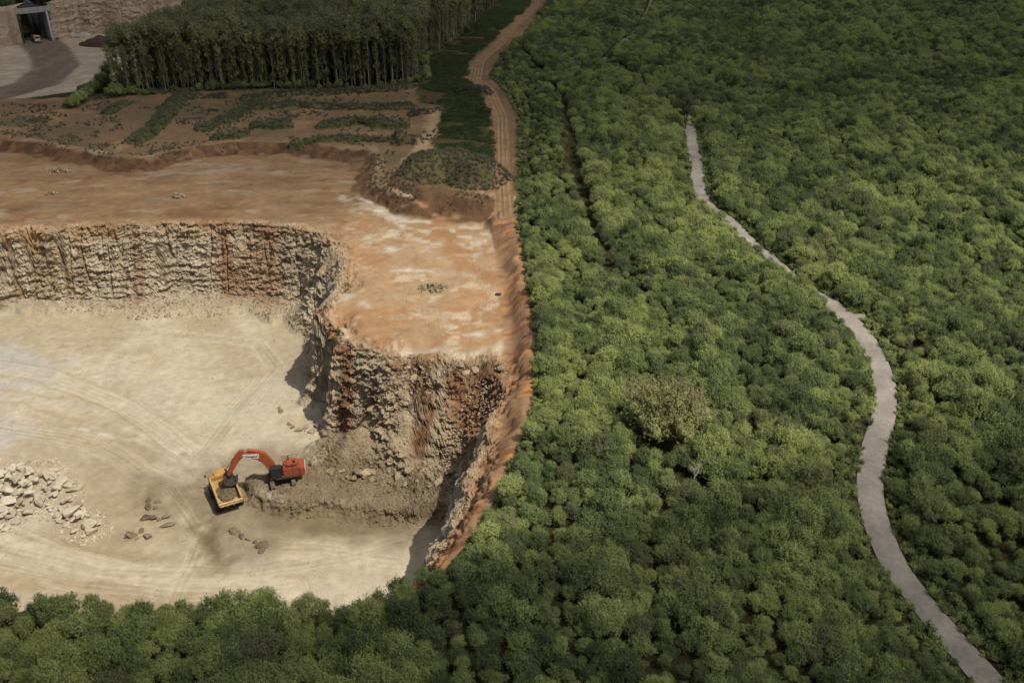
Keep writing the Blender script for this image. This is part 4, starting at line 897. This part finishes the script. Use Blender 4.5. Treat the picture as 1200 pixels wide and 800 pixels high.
# ------------------------------------------------------------------ far rock wall, underpass and its truck
wl = []
for seg in ((WALLB[0:4]), (WALLB[4:9])):
    P = smooth_line(seg, 30)[:, :2] if len(seg) > 2 else np.array(seg)
    d = np.concatenate([[0], np.cumsum(np.linalg.norm(np.diff(P, axis=0), axis=1))]); ln = d[-1]; n_ = int(ln / .6); s_ = np.linspace(0, ln, n_)
    px2 = np.interp(s_, d, P[:, 0]); py2 = np.interp(s_, d, P[:, 1]); nv = 34
    S_, Zz = np.meshgrid(np.arange(n_), np.linspace(-1, 19.0, nv), indexing='ij'); topv = 18 + 1.2 * fbm(s_ / 12, s_ * 0, o=3, seed=190)
    X_ = px2[S_]; Y_ = py2[S_]; Z_ = np.where(Zz > 18.2, topv[S_] , Zz * topv[S_] / 18); 
    c1, _ = cells(X_ / 3, Y_ / 3, Z_ / 1.6, 201); c2, _ = cells(X_ / 1.3, Y_ / 1.3, Z_ / .9, 203)
    fz = np.exp(-(np.abs(fbm(X_ / 9, Y_ / 9, o=3, seed=205)) / .08) ** 2)
    dep = 1.1 * (c1 - .5) + .6 * (c2 - .5) + .5 * vn(X_ / 20, Y_ / 20, Z_ / 1.3, 207) - 1.2 * fz - (Zz / 18) * 1.2
    last = Zz > 18.2
    Yd = Y_ - dep; Yd = np.where(last, Y_ + 12, Yd); Xd = X_ - dep * .35; Z_ = np.where(last, 34.6 - LVL, Z_)
    V = np.stack([Xd, Yd, Z_ + LVL], -1).reshape(-1, 3)
    ii = np.arange(n_ - 1)[:, None] * nv + np.arange(nv - 1)[None]; Fq = np.stack([ii, ii + nv, ii + nv + 1, ii + 1], -1).reshape(-1, 4)
    me = mesh_np('rock_wall', V, Fq, False); cc = (srgb(222, 200, 170) * c1[..., None] + srgb(196, 174, 148) * (1 - c1[..., None]))
    m_ = ss(.3, .5, fbm(X_ / 7, Y_ / 7, Z_ / 30, o=2, seed=209))[..., None] * .35; cc = cc * (1 - m_) + srgb(150, 104, 70) * m_
    set_col(me, 'albedo', cc.reshape(-1, 3)); o = link('rock_wall', me, M_rock)
    tag(o, 'short stretch of tan cut rock wall left of the dark underpass' if seg[0] == WALLB[0] else 'long tan cut rock wall running right from the underpass behind the wood', 'rock wall')
M_conc = mat_plain('pale_concrete', srgb(176, 172, 162), .9, .15, .5); M_dark = mat_plain('shade_dark_lining', srgb(70, 62, 54), .95, .2, .6); M_side = mat_plain('pale_side_wall', srgb(206, 208, 210), .8, .12, .4)  # shadow inside the passage is put into the dark lining colour
def box_mesh(name, sx, sy, sz, bev=.0, seg=1):
    bm = bmesh.new(); bmesh.ops.create_cube(bm, size=1, matrix=Matrix.Diagonal((sx, sy, sz, 1)))
    if bev: bmesh.ops.bevel(bm, geom=list(bm.edges), offset=bev, segments=seg, affect='EDGES')
    me = bpy.data.meshes.new(name); bm.to_mesh(me); bm.free(); return me
up_ = empty('underpass', (TC[0], TC[1], LVL), math.atan2(tside[1], tside[0]))
def ubox(name, cx, cy, cz, sx, sy, sz, m, bev=.05): o = link(name, box_mesh(name, sx, sy, sz, bev), m, up_); o.location = (cx, cy, cz); return o
ubox('lintel', .4, .5, 15.3, TW * 2 + 5, 3.0, 1.6, M_conc); ubox('parapet', .4, .2, 16.6, TW * 2 + 5, .5, 1.0, M_conc)
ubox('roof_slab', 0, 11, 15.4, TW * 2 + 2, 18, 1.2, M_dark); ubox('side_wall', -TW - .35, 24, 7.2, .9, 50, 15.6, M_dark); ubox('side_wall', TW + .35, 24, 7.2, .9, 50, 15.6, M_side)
tag(up_, 'square underpass with concrete lintel through the far rock wall', 'underpass')

# ------------------------------------------------------------------ vehicle building
def bm_box(bm, c, s, rot=None, bev=0):
    M = Matrix.Translation(c) @ (rot.to_4x4() if rot else Matrix.Identity(4)) @ Matrix.Diagonal((*s, 1))
    r_ = bmesh.ops.create_cube(bm, size=1, matrix=M)
    if bev:
        es = list({e for v in r_['verts'] for e in v.link_edges}); bmesh.ops.bevel(bm, geom=es, offset=bev, segments=2, affect='EDGES')
def bm_cyl(bm, a, b, r0, r1=None, n=16):
    a, b = Vector(a), Vector(b); d = b - a; M = Matrix.Translation((a + b) / 2) @ d.to_track_quat('Z', 'Y').to_matrix().to_4x4()
    bmesh.ops.create_cone(bm, cap_ends=True, segments=n, radius1=r0, radius2=r0 if r1 is None else r1, depth=d.length, matrix=M)
def prism(bm, prof, y0, y1):   # profile in xz, extruded along y
    a = [bm.verts.new((p[0], y0, p[1])) for p in prof]; b = [bm.verts.new((p[0], y1, p[1])) for p in prof]; n = len(prof)
    bm.faces.new(a); bm.faces.new(b[::-1])
    for i in range(n): bm.faces.new((a[i], b[i], b[(i + 1) % n], a[(i + 1) % n]))
    bmesh.ops.recalc_face_normals(bm, faces=bm.faces)
def part(name, build, mat, parent, smooth=False, bev=0):
    bm = bmesh.new(); build(bm)
    if bev: bmesh.ops.bevel(bm, geom=[e for e in bm.edges if e.is_manifold and e.calc_face_angle(0) > .5], offset=bev, segments=2, affect='EDGES')
    me = bpy.data.meshes.new(name); bm.to_mesh(me); bm.free()
    if smooth:
        for p in me.polygons: p.use_smooth = len(p.vertices) == 4
    return link(name, me, mat, parent)
M_or = mat_plain('orange_red_paint', srgb(184, 80, 42), .65, 0, 1.0, col2=srgb(150, 92, 66), thr=(.42, .62)); M_ye = mat_plain('yellow_paint', srgb(204, 150, 70), .65, 0, 1.0, col2=srgb(164, 134, 92), thr=(.42, .64))
M_tray = mat_plain('scuffed_tray', srgb(214, 174, 108), .6, 0, 1.6, col2=srgb(176, 150, 110), thr=(.45, .65)); M_blk = mat_plain('dark_steel', srgb(48, 46, 46), .6, .2, 3); M_tyre = mat_plain('tyre_rubber', srgb(58, 54, 50), .9, 0, 4, col2=srgb(100, 90, 74), thr=(.5, .75))
M_tracks = mat_plain('dusty_track_steel', srgb(96, 86, 72), .8, 0, 3, col2=srgb(150, 134, 108), thr=(.4, .65)); M_steel = mat_plain('worn_bucket_steel', srgb(120, 116, 110), .45, 0, 2, col2=srgb(84, 76, 66), thr=(.45, .65), metal=.4)
M_chr = mat_plain('cylinder_rod', srgb(170, 160, 150), .3, .1, 5, metal=.8); M_wh = mat_plain('white_panel', srgb(238, 234, 224), .6, .06, 2); M_gl, t_, p_ = nmat('dark_glass'); p_.inputs['Base Color'].default_value = (.02, .025, .03, 1); p_.inputs['Roughness'].default_value = .08
M_ink = mat_plain('sign_ink', srgb(92, 40, 40), .7, .05, 3); M_soil = mat_plain('loose_soil', srgb(134, 116, 88), .95, 0, 1.5, col2=srgb(104, 88, 66), thr=(.4, .6), bump=.8, dist=.2)

# --- excavator
EX = U(331, 562, 3.1); BK = U(276, 566, 4.0)
ang = math.atan2(BK[1] - EX[1], BK[0] - EX[0])
exz = 3.05
ex = empty('excavator', (EX[0], EX[1], exz), ang); tag(ex, 'orange-red tracked excavator with white sign on its boom loading the dump truck', 'excavator')
tr_rot = -ang + math.atan2(-1, .32)      # the tracks stay pointed down the slope while the house has swung round
def rotz(v, a): return (v[0] * math.cos(a) - v[1] * math.sin(a), v[0] * math.sin(a) + v[1] * math.cos(a), v[2])
uc = part('undercarriage', lambda bm: (bm_box(bm, (0, 0, .95), (2.6, 2.6, .5), bev=.08), bm_cyl(bm, (0, 0, 1.1), (0, 0, 1.55), 1.35, n=28)), M_blk, ex); uc.rotation_euler = (0, 0, tr_rot)
def track_loop(L=5.4, r=.52, n=54):
    pts = []
    for i in range(n):
        s = i / n * (2 * (L - 2 * r) + 2 * math.pi * r); a = L - 2 * r
        if s < a: pts.append((-a / 2 + s, 2 * r, 0))
        elif s < a + math.pi * r: t = (s - a) / r; pts.append((a / 2 + math.sin(t) * r, r + math.cos(t) * r, -t))
        elif s < 2 * a + math.pi * r: pts.append((a / 2 - (s - a - math.pi * r), 0, math.pi))
        else: t = (s - 2 * a - math.pi * r) / r; pts.append((-a / 2 - math.sin(t) * r, r - math.cos(t) * r, math.pi - t))
    return pts
for sgn in (-1, 1):
    def bt(bm):
        for (x, z, a) in track_loop(): bm_box(bm, (x, 0, z), (.30, .78, .10), Matrix.Rotation(-a, 3, 'Y')); bm_box(bm, (x, 0, z), (.06, .78, .2), Matrix.Rotation(-a, 3, 'Y'))
    o = part('track', bt, M_tracks, ex); o.location = rotz((0, sgn * 1.95, .05), tr_rot); o.rotation_euler = (0, 0, tr_rot)
    f = part('track_frame', lambda bm: (bm_box(bm, (0, 0, .52), (4.3, .5, .55), bev=.06), [bm_cyl(bm, (x, -.28, .52), (x, .28, .52), .42, n=18) for x in (-2.15, 2.15)], [bm_cyl(bm, (x, -.3, .22), (x, .3, .22), .16, n=12) for x in np.linspace(-1.6, 1.6, 7)]), M_blk, o)
hs_ = part('body', lambda bm: (bm_box(bm, (-1.0, 0, 1.75), (6.2, 3.3, .35), bev=.05), bm_box(bm, (-1.9, 1.0, 2.75), (3.0, 1.25, 1.65), bev=.08), bm_box(bm, (-1.9, -1.0, 2.7), (3.0, 1.25, 1.5), bev=.08), bm_box(bm, (-2.0, 0, 2.95), (2.7, 1.3, 1.9), bev=.1)), M_or, ex)
part('engine_hood', lambda bm: (bm_box(bm, (-2.1, .1, 4.0), (2.0, 2.2, .42), bev=.12),), M_or, ex)
part('counterweight', lambda bm: prism(bm, [(-4.45, 1.8), (-3.4, 1.75), (-3.4, 3.45), (-4.2, 3.4), (-4.5, 3.0)], -1.7, 1.7), M_or, ex, bev=.1)
part('rear_panel', lambda bm: bm_box(bm, (-4.56, 0, 2.45), (.08, 3.2, 1.1), bev=.02), M_wh, ex)
part('walkway', lambda bm: (bm_box(bm, (-1.2, 2.0, 1.85), (4.8, .55, .08)), bm_box(bm, (-1.2, -2.0, 1.85), (4.8, .55, .08))), M_blk, ex)
def rails(bm):
    for sy in (-1.55, 1.55):
        for x in (-3.2, -2.2, -1.2, -.4): bm_cyl(bm, (x, sy, 3.5), (x, sy, 4.5), .035, n=6)
        bm_cyl(bm, (-3.2, sy, 4.5), (-.4, sy, 4.5), .035, n=6); bm_cyl(bm, (-3.2, sy, 4.0), (-.4, sy, 4.0), .03, n=6)
part('handrail', rails, M_blk, ex)
part('exhaust', lambda bm: (bm_cyl(bm, (-1.6, -.6, 4.1), (-1.6, -.6, 5.0), .13, n=10), bm_cyl(bm, (-2.6, .6, 4.1), (-2.6, .6, 4.6), .25, n=12)), M_blk, ex)
cab = part('cab', lambda bm: (bm_box(bm, (.9, 1.15, 1.95), (1.9, 1.3, .2), bev=.03), bm_box(bm, (.9, 1.15, 4.02), (2.0, 1.4, .16), bev=.05), *[bm_cyl(bm, (.9 + a, 1.15 + b, 1.9), (.9 + a, 1.15 + b, 4.0), .07, n=8) for a in (-.88, .88) for b in (-.58, .58)], bm_box(bm, (.9, .56, 2.5), (1.7, .06, 1.0)), bm_box(bm, (0.02, 1.15, 2.9), (.06, 1.15, 2.0))), M_blk, ex)
part('cab_glass', lambda bm: (bm_box(bm, (1.78, 1.15, 3.05), (.04, 1.1, 1.85)), bm_box(bm, (.9, 1.75, 3.05), (1.7, .04, 1.85)), bm_box(bm, (.9, .58, 3.45), (1.7, .03, .95))), M_gl, cab)
BF = (.9, 2.3); KN = (3.3, 6.3); TP = (6.9, 7.1); SB = (8.7, 2.9)
def boom(bm):
    up = [(.45, 2.45), (1.2, 4.7), (2.4, 6.8), (3.3, 7.45), (5.0, 7.55), (7.2, 7.35)]; lo_ = [(7.3, 6.85), (5.2, 6.35), (4.0, 5.8), (3.3, 5.1), (2.3, 3.6), (1.5, 2.15)]
    prism(bm, up + lo_, -.48, .48)
part('boom', boom, M_or, ex, bev=.05)
def stick(bm):
    prism(bm, [(6.2, 8.2), (6.9, 8.3), (8.0, 7.2), (9.95, 3.5), (9.75, 3.0), (9.35, 3.1), (7.8, 5.5), (6.7, 6.8)], -.36, .36)
part('stick', stick, M_or, ex, bev=.04)
part('boom_cylinder', lambda bm: [bm_cyl(bm, (1.5, s * .68, 2.2), (2.6, s * .62, 4.2), .17, n=12) for s in (-1, 1)], M_or, ex)
part('cylinder_rod', lambda bm: [bm_cyl(bm, (2.6, s * .62, 4.2), (3.5, s * .55, 5.9), .09, n=10) for s in (-1, 1)] + [bm_cyl(bm, (5.4, 0, 8.15), (6.5, 0, 8.0), .09, n=10), bm_cyl(bm, (8.6, 0, 6.3), (9.9, 0, 4.6), .08, n=10)], M_chr, ex)
part('stick_cylinder', lambda bm: [bm_cyl(bm, (3.4, s, 7.45), (5.5, s, 8.15), .17, n=12) for s in (-.2, .2)], M_or, ex)
part('bucket_cylinder', lambda bm: (bm_cyl(bm, (7.3, 0, 7.9), (8.6, 0, 6.3), .16, n=12), bm_box(bm, (7.0, 0, 7.55), (.4, .4, .4))), M_or, ex)
part('linkage', lambda bm: (bm_box(bm, (9.95, 0, 4.05), (.18, .5, 1.1), Matrix.Rotation(.5, 3, 'Y')), bm_box(bm, (10.2, 0, 3.4), (.9, .5, .16), Matrix.Rotation(.7, 3, 'Y'))), M_blk, ex)
def bucket(bm):
    prof = []
    cx, cz, r0 = 9.55, 2.25, 1.15
    for k in range(13): a = R(60 - k * 18); prof.append((cx + math.cos(a) * r0 * 1.15, cz + math.sin(a) * r0))
    inn = [(cx + (p[0] - cx) * .88, cz + (p[1] - cz) * .88) for p in prof][::-1]
    prism(bm, prof + inn, -1.05, 1.05)
    for s in (-1.05, 1.05):
        vs = [bm.verts.new((p[0], s, p[1])) for p in prof]; bm.faces.new(vs if s < 0 else vs[::-1])
bk = part('bucket', bucket, M_steel, ex)
def teeth(bm):
    for k in range(6): bm_box(bm, (8.25, -.95 + .38 * k, 2.1), (.3, .14, .5), Matrix.Rotation(.2, 3, 'Y'))
part('tooth', teeth, M_steel, bk)['label'] = 'row of bucket teeth'
# white sign board on the left flank of the boom
sg = part('sign', lambda bm: (bm_box(bm, (0, 0, 0), (3.0, .06, .98), bev=.01),), M_wh, ex)
sgn_side = 1
def side_test():
    # which flank faces the camera
    a = Vector((-math.sin(ang), math.cos(ang))); return 1 if a.dot(Vector((-EX[0], -EX[1]))) > 0 else -1
sgn_side = side_test()
sg.location = (5.15, sgn_side * .56, 6.9); sg.rotation_euler = (0, -.13, 0)
cu = bpy.data.curves.new('lettering', 'FONT'); cu.body = 'Gallagher'; cu.size = .62; cu.extrude = .012; cu.align_x = 'CENTER'; cu.align_y = 'CENTER'; cu.offset = .01
to = bpy.data.objects.new('lettering', cu); COL.objects.link(to); dg = bpy.context.evaluated_depsgraph_get(); tm = bpy.data.meshes.new_from_object(to.evaluated_get(dg)); bpy.data.objects.remove(to)
lt = link('lettering', tm, M_ink, sg); lt.location = (-.18 if sgn_side > 0 else .18, sgn_side * .05, 0)
lt.rotation_euler = (R(90), 0, 0) if sgn_side < 0 else (R(90), 0, R(180))
lg = part('emblem', lambda bm: [bm_box(bm, (1.28 + .14 * math.cos(a) , 0, .22 * math.sin(a)), (.09, .03, .12), Matrix.Rotation(-a, 3, 'Y')) for a in np.linspace(-2.4, 2.4, 11)], M_ink, sg); lg.location = (0, sgn_side * .04, 0)

# --- dump truck
TR = U(266, 586, 0); hd = math.atan2(.88, -.47); tz_ = h1(*TR)
tk = empty('dump_truck', (TR[0], TR[1], max(tz_, 0)), hd); tag(tk, 'yellow rigid dump truck with open tray standing under the excavator bucket', 'dump truck')
part('chassis', lambda bm: (bm_box(bm, (0, .65, 1.35), (7.6, .3, .6), bev=.03), bm_box(bm, (0, -.65, 1.35), (7.6, .3, .6), bev=.03), bm_box(bm, (2.3, 0, 1.1), (.6, 3.6, .5), bev=.05), bm_cyl(bm, (-2.2, -2.0, 1.05), (-2.2, 2.0, 1.05), .4, n=14), bm_box(bm, (-2.2, 0, 1.1), (1.2, 1.0, .9), bev=.08)), M_ye, tk)
part('hood', lambda bm: (bm_box(bm, (3.4, -.2, 2.1), (1.8, 1.7, 1.3), bev=.1), bm_box(bm, (4.35, 0, 1.35), (.35, 4.2, .7), bev=.05), bm_box(bm, (3.3, 0, 2.62), (2.2, 4.4, .12), bev=.02)), M_ye, tk)
part('grille', lambda bm: bm_box(bm, (4.33, -.2, 2.15), (.06, 1.4, 1.0)), M_blk, tk)
ck = part('cab', lambda bm: (bm_box(bm, (3.1, 1.25, 2.9), (1.6, 1.5, .7), bev=.05), bm_box(bm, (3.1, 1.25, 4.15), (1.7, 1.6, .14), bev=.04), *[bm_cyl(bm, (3.1 + a, 1.25 + b, 3.1), (3.1 + a * .93, 1.25 + b * .93, 4.1), .07, n=8) for a in (-.75, .75) for b in (-.7, .7)]), M_ye, tk)
part('cab_glass', lambda bm: (bm_box(bm, (3.1, 1.25, 3.65), (1.45, 1.36, .82)),), M_gl, ck)
for s in (-1, 1): part('fender', lambda bm: bm_box(bm, (2.6, s * 1.95, 2.35), (2.4, .9, .12), bev=.03), M_ye, tk)
def trails(bm):
    for s in (-1, 1):
        for x in (2.4, 3.3, 4.3): bm_cyl(bm, (x, s * 2.15, 2.65), (x, s * 2.15, 3.6), .035, n=6)
        bm_cyl(bm, (2.4, s * 2.15, 3.6), (4.3, s * 2.15, 3.6), .035, n=6); bm_cyl(bm, (2.4, s * 2.15, 3.15), (4.3, s * 2.15, 3.15), .03, n=6)
    bm_cyl(bm, (4.3, -2.15, 3.6), (4.3, 2.15, 3.6), .035, n=6)
part('handrail', trails, M_blk, tk)
part('mirror', lambda bm: (bm_cyl(bm, (4.2, 2.2, 3.2), (4.3, 2.6, 3.7), .03, n=6), bm_box(bm, (4.3, 2.65, 3.8), (.1, .3, .55))), M_blk, tk)
def tray(bm):
    t = .14; wd = 2.05
    def sl(x): return 2.15 + max(0, (x + 4.6)) * -.02
    floor = [(-4.9, 2.75), (-3.9, 2.25), (1.9, 2.1), (2.35, 3.6), (2.25, 3.65), (1.75, 2.25), (-3.85, 2.42), (-4.85, 2.92)]
    prism(bm, floor, -wd, wd)
def side(s):
    def f(bm):
        prism(bm, [(-4.9, 2.75), (-3.9, 2.25), (1.9, 2.1), (2.4, 4.25), (-4.9, 3.45)], s * 2.05 - .07, s * 2.05 + .07)
        for x in np.linspace(-4.2, 1.5, 7): prism(bm, [(x - .12, 2.3), (x + .12, 2.3), (x + .12, 3.55 + (x + 4.2) * .11), (x - .12, 3.52 + (x + 4.2) * .11)], s * 2.2 - .09, s * 2.2 + .09)
        a = Vector((-4.95, s * 2.12, 3.5)); b = Vector((2.4, s * 2.12, 4.3)); bm_box(bm, (a + b) / 2, ((b - a).length, .34, .22), Matrix.Rotation(-math.atan2(b.z - a.z, b.x - a.x), 3, 'Y'))
    return f
trr = part('tray', tray, M_tray, tk)
for s in (-1, 1): part('tray_side', side(s), M_tray, trr)
part('tail_edge', lambda bm: (bm_box(bm, (-4.98, 0, 2.95), (.28, 4.5, .62), Matrix.Rotation(-.35, 3, 'Y'), bev=.04), bm_box(bm, (-5.05, 0, 2.62), (.2, 4.2, .16))), mat_plain('worn_cream_paint', srgb(222, 196, 146), .6, 0, 2, col2=srgb(190, 132, 60), thr=(.5, .62)), trr)
part('canopy', lambda bm: (prism(bm, [(2.3, 4.0), (2.4, 4.35), (4.0, 4.85), (4.0, 4.72), (2.5, 4.15)], -1.5, 1.1), bm_box(bm, (2.32, 0, 3.9), (.14, 4.1, .9))), M_ye, trr)
def wheel(name, x, y, w=.66, r=1.15):
    def ty(bm):
        n = 28; prof = [(r * .55, -w / 2), (r * .93, -w / 2), (r, -w * .32), (r, w * .32), (r * .93, w / 2), (r * .55, w / 2)]
        rings = [[bm.verts.new((math.cos(2 * math.pi * k / n) * p[0], p[1], math.sin(2 * math.pi * k / n) * p[0])) for k in range(n)] for p in prof]
        for a in range(len(prof)):
            b = (a + 1) % len(prof)
            for k in range(n): bm.faces.new((rings[a][k], rings[a][(k + 1) % n], rings[b][(k + 1) % n], rings[b][k]))
        for k in range(n): bm_box(bm, (math.cos(2 * math.pi * k / n) * r, 0, math.sin(2 * math.pi * k / n) * r), (.07, w * .9, .10), Matrix.Rotation(-2 * math.pi * k / n, 3, 'Y'))
    e_ = part('wheel', ty, M_tyre, tk); e_.location = (x, y, r)
    part('rim', lambda bm: (bm_cyl(bm, (0, -w * .36, 0), (0, w * .36, 0), r * .56, n=20), bm_cyl(bm, (0, -w * .45, 0), (0, w * .45, 0), r * .2, n=12)), M_ye, e_)
for s in (-1, 1):
    wheel('wheel', 2.45, s * 2.25); wheel('wheel', -2.25, s * 2.25); wheel('wheel', -2.25, s * 1.5)
bm = bmesh.new(); bmesh.ops.create_icosphere(bm, subdivisions=5, radius=1, matrix=Matrix.Diagonal((2.8, 1.85, 1.0, 1))); me = bpy.data.meshes.new('soil_load'); bm.to_mesh(me); bm.free(); jitter_mesh(me, .35, .9, 9)
o = link('soil_load', me, M_soil); o.location = Vector((TR[0], TR[1], 0)) + Vector(rotz((-1.3, 0, 0), hd)) + Vector((0, 0, 2.55 + max(tz_, 0))); o.rotation_euler = (0, 0, hd); tag(o, 'brown soil loaded in the tray of the dump truck', 'soil', kind='stuff')

# --- truck in the underpass
vx, vy = U(41, 39, 17); v_ = empty('lorry', (TC[0] - tdir[0] * 1 + tside[0] * -1.0, TC[1] - tdir[1] * 1 + tside[1] * -1.0, LVL + .1), math.atan2(-tdir[1], -tdir[0])); tag(v_, 'small white and orange lorry coming out of the dark underpass', 'lorry')
part('lorry_body', lambda bm: (bm_box(bm, (-2.2, 0, 1.9), (6.2, 2.6, 1.9), bev=.06), bm_box(bm, (0, 0, .9), (8, 1.0, .4))), mat_plain('orange_box', srgb(176, 110, 70), .6, .1, 1), v_)
lc = part('cab', lambda bm: bm_box(bm, (2.4, 0, 2.1), (2.0, 2.7, 2.8), bev=.15), mat_plain('white_cab', srgb(222, 214, 200), .5, .06, 1), v_); part('windscreen', lambda bm: bm_box(bm, (3.42, 0, 2.7), (.05, 2.2, .9)), M_gl, lc)
for x in (2.4, -1.8, -3.6):
    for s in (-1, 1): part('wheel', lambda bm: bm_cyl(bm, (x, s * 1.0, .55), (x, s * 1.4, .55), .55, n=16), M_tyre, v_)
# dark spoil mound and pale stone heap at the far wall
for (px_, py_, r_, hh, c_, lab) in ((124, 52, (13, 9), 4.2, srgb(92, 66, 52), 'dark brown mound of soil below the far rock wall'), (92, 43, (8, 4), 2.4, srgb(190, 184, 172), 'low mound of pale grey crushed stone at the foot of the far rock wall')):
    x, y = U(px_, py_, LVL); bm = bmesh.new(); bmesh.ops.create_icosphere(bm, subdivisions=5, radius=1, matrix=Matrix.Diagonal((r_[0], r_[1], hh, 1))); me = bpy.data.meshes.new('spoil_mound'); bm.to_mesh(me); bm.free(); jitter_mesh(me, 1.0, .25, 15)
    o = link('spoil_mound', me, mat_plain('mound_earth', c_, .95, .2, .6, bump=.6, dist=.2)); o.location = (x, y, LVL - .4); tag(o, lab, 'mound')

# ------------------------------------------------------------------ clouds high overhead: they cast the broad shade over the woods
def cloud(sx_, sy_, rx, ry, rot, dens, seed, alt=700):
    off = alt / math.tan(SUN_EL)
    bm = bmesh.new(); bmesh.ops.create_icosphere(bm, subdivisions=5, radius=1); co = np.array([v.co for v in bm.verts]); bm.verts.ensure_lookup_table()
    d = 1 + .22 * fbm(co[:, 0] * 2, co[:, 1] * 2, co[:, 2] * 2, o=4, seed=seed)
    for v, q in zip(bm.verts, d): v.co = v.co * q
    me = bpy.data.meshes.new('cloud'); bm.to_mesh(me); bm.free()
    m = bpy.data.materials.new('cloud_vapour'); m.use_nodes = True; t = m.node_tree; t.nodes.clear(); L = t.links.new
    out = t.nodes.new('ShaderNodeOutputMaterial'); mx = t.nodes.new('ShaderNodeMixShader'); tp = t.nodes.new('ShaderNodeBsdfTransparent'); df = t.nodes.new('ShaderNodeBsdfTranslucent'); df.inputs[0].default_value = (.9, .9, .9, 1)
    tc = t.nodes.new('ShaderNodeTexCoord'); sep = t.nodes.new('ShaderNodeVectorMath'); sep.operation = 'MULTIPLY'; sep.inputs[1].default_value = (1, 1, 0); L(tc.outputs['Object'], sep.inputs[0])
    ln = t.nodes.new('ShaderNodeVectorMath'); ln.operation = 'LENGTH'; L(sep.outputs[0], ln.inputs[0])
    mr = t.nodes.new('ShaderNodeMapRange'); mr.interpolation_type = 'SMOOTHSTEP'; mr.inputs[1].default_value = 1.0; mr.inputs[2].default_value = .62; mr.inputs[3].default_value = 0; mr.inputs[4].default_value = dens; L(ln.outputs['Value'], mr.inputs[0])
    nz = t.nodes.new('ShaderNodeTexNoise'); nz.inputs['Scale'].default_value = 2.5; nz.inputs['Detail'].default_value = 4; L(tc.outputs['Object'], nz.inputs['Vector'])
    mu = t.nodes.new('ShaderNodeMath'); mu.operation = 'MULTIPLY_ADD'; mu.inputs[1].default_value = .9; mu.inputs[2].default_value = .55; L(nz.outputs[0], mu.inputs[0])
    m2 = t.nodes.new('ShaderNodeMath'); m2.operation = 'MULTIPLY'; m2.use_clamp = True; L(mr.outputs[0], m2.inputs[0]); L(mu.outputs[0], m2.inputs[1])
    L(m2.outputs[0], mx.inputs[0]); L(tp.outputs[0], mx.inputs[1]); L(df.outputs[0], mx.inputs[2]); L(mx.outputs[0], out.inputs[0])
    o = link('cloud', me, m); o.location = (sx_ + SX * off, sy_ + SY * off, alt + 20); o.scale = (rx, ry, 40); o.rotation_euler = (0, 0, rot); tag(o, kind='structure'); return o
cloud(40, 634, 720, 420, .11, .68, 1)
cloud(90, 0, 440, 148, .40, .66, 2)
cloud(-78, 46, 125, 66, .03, .60, 3)  # additional unseen cloud, put in to darken the trees along the near rim
print('scene built')
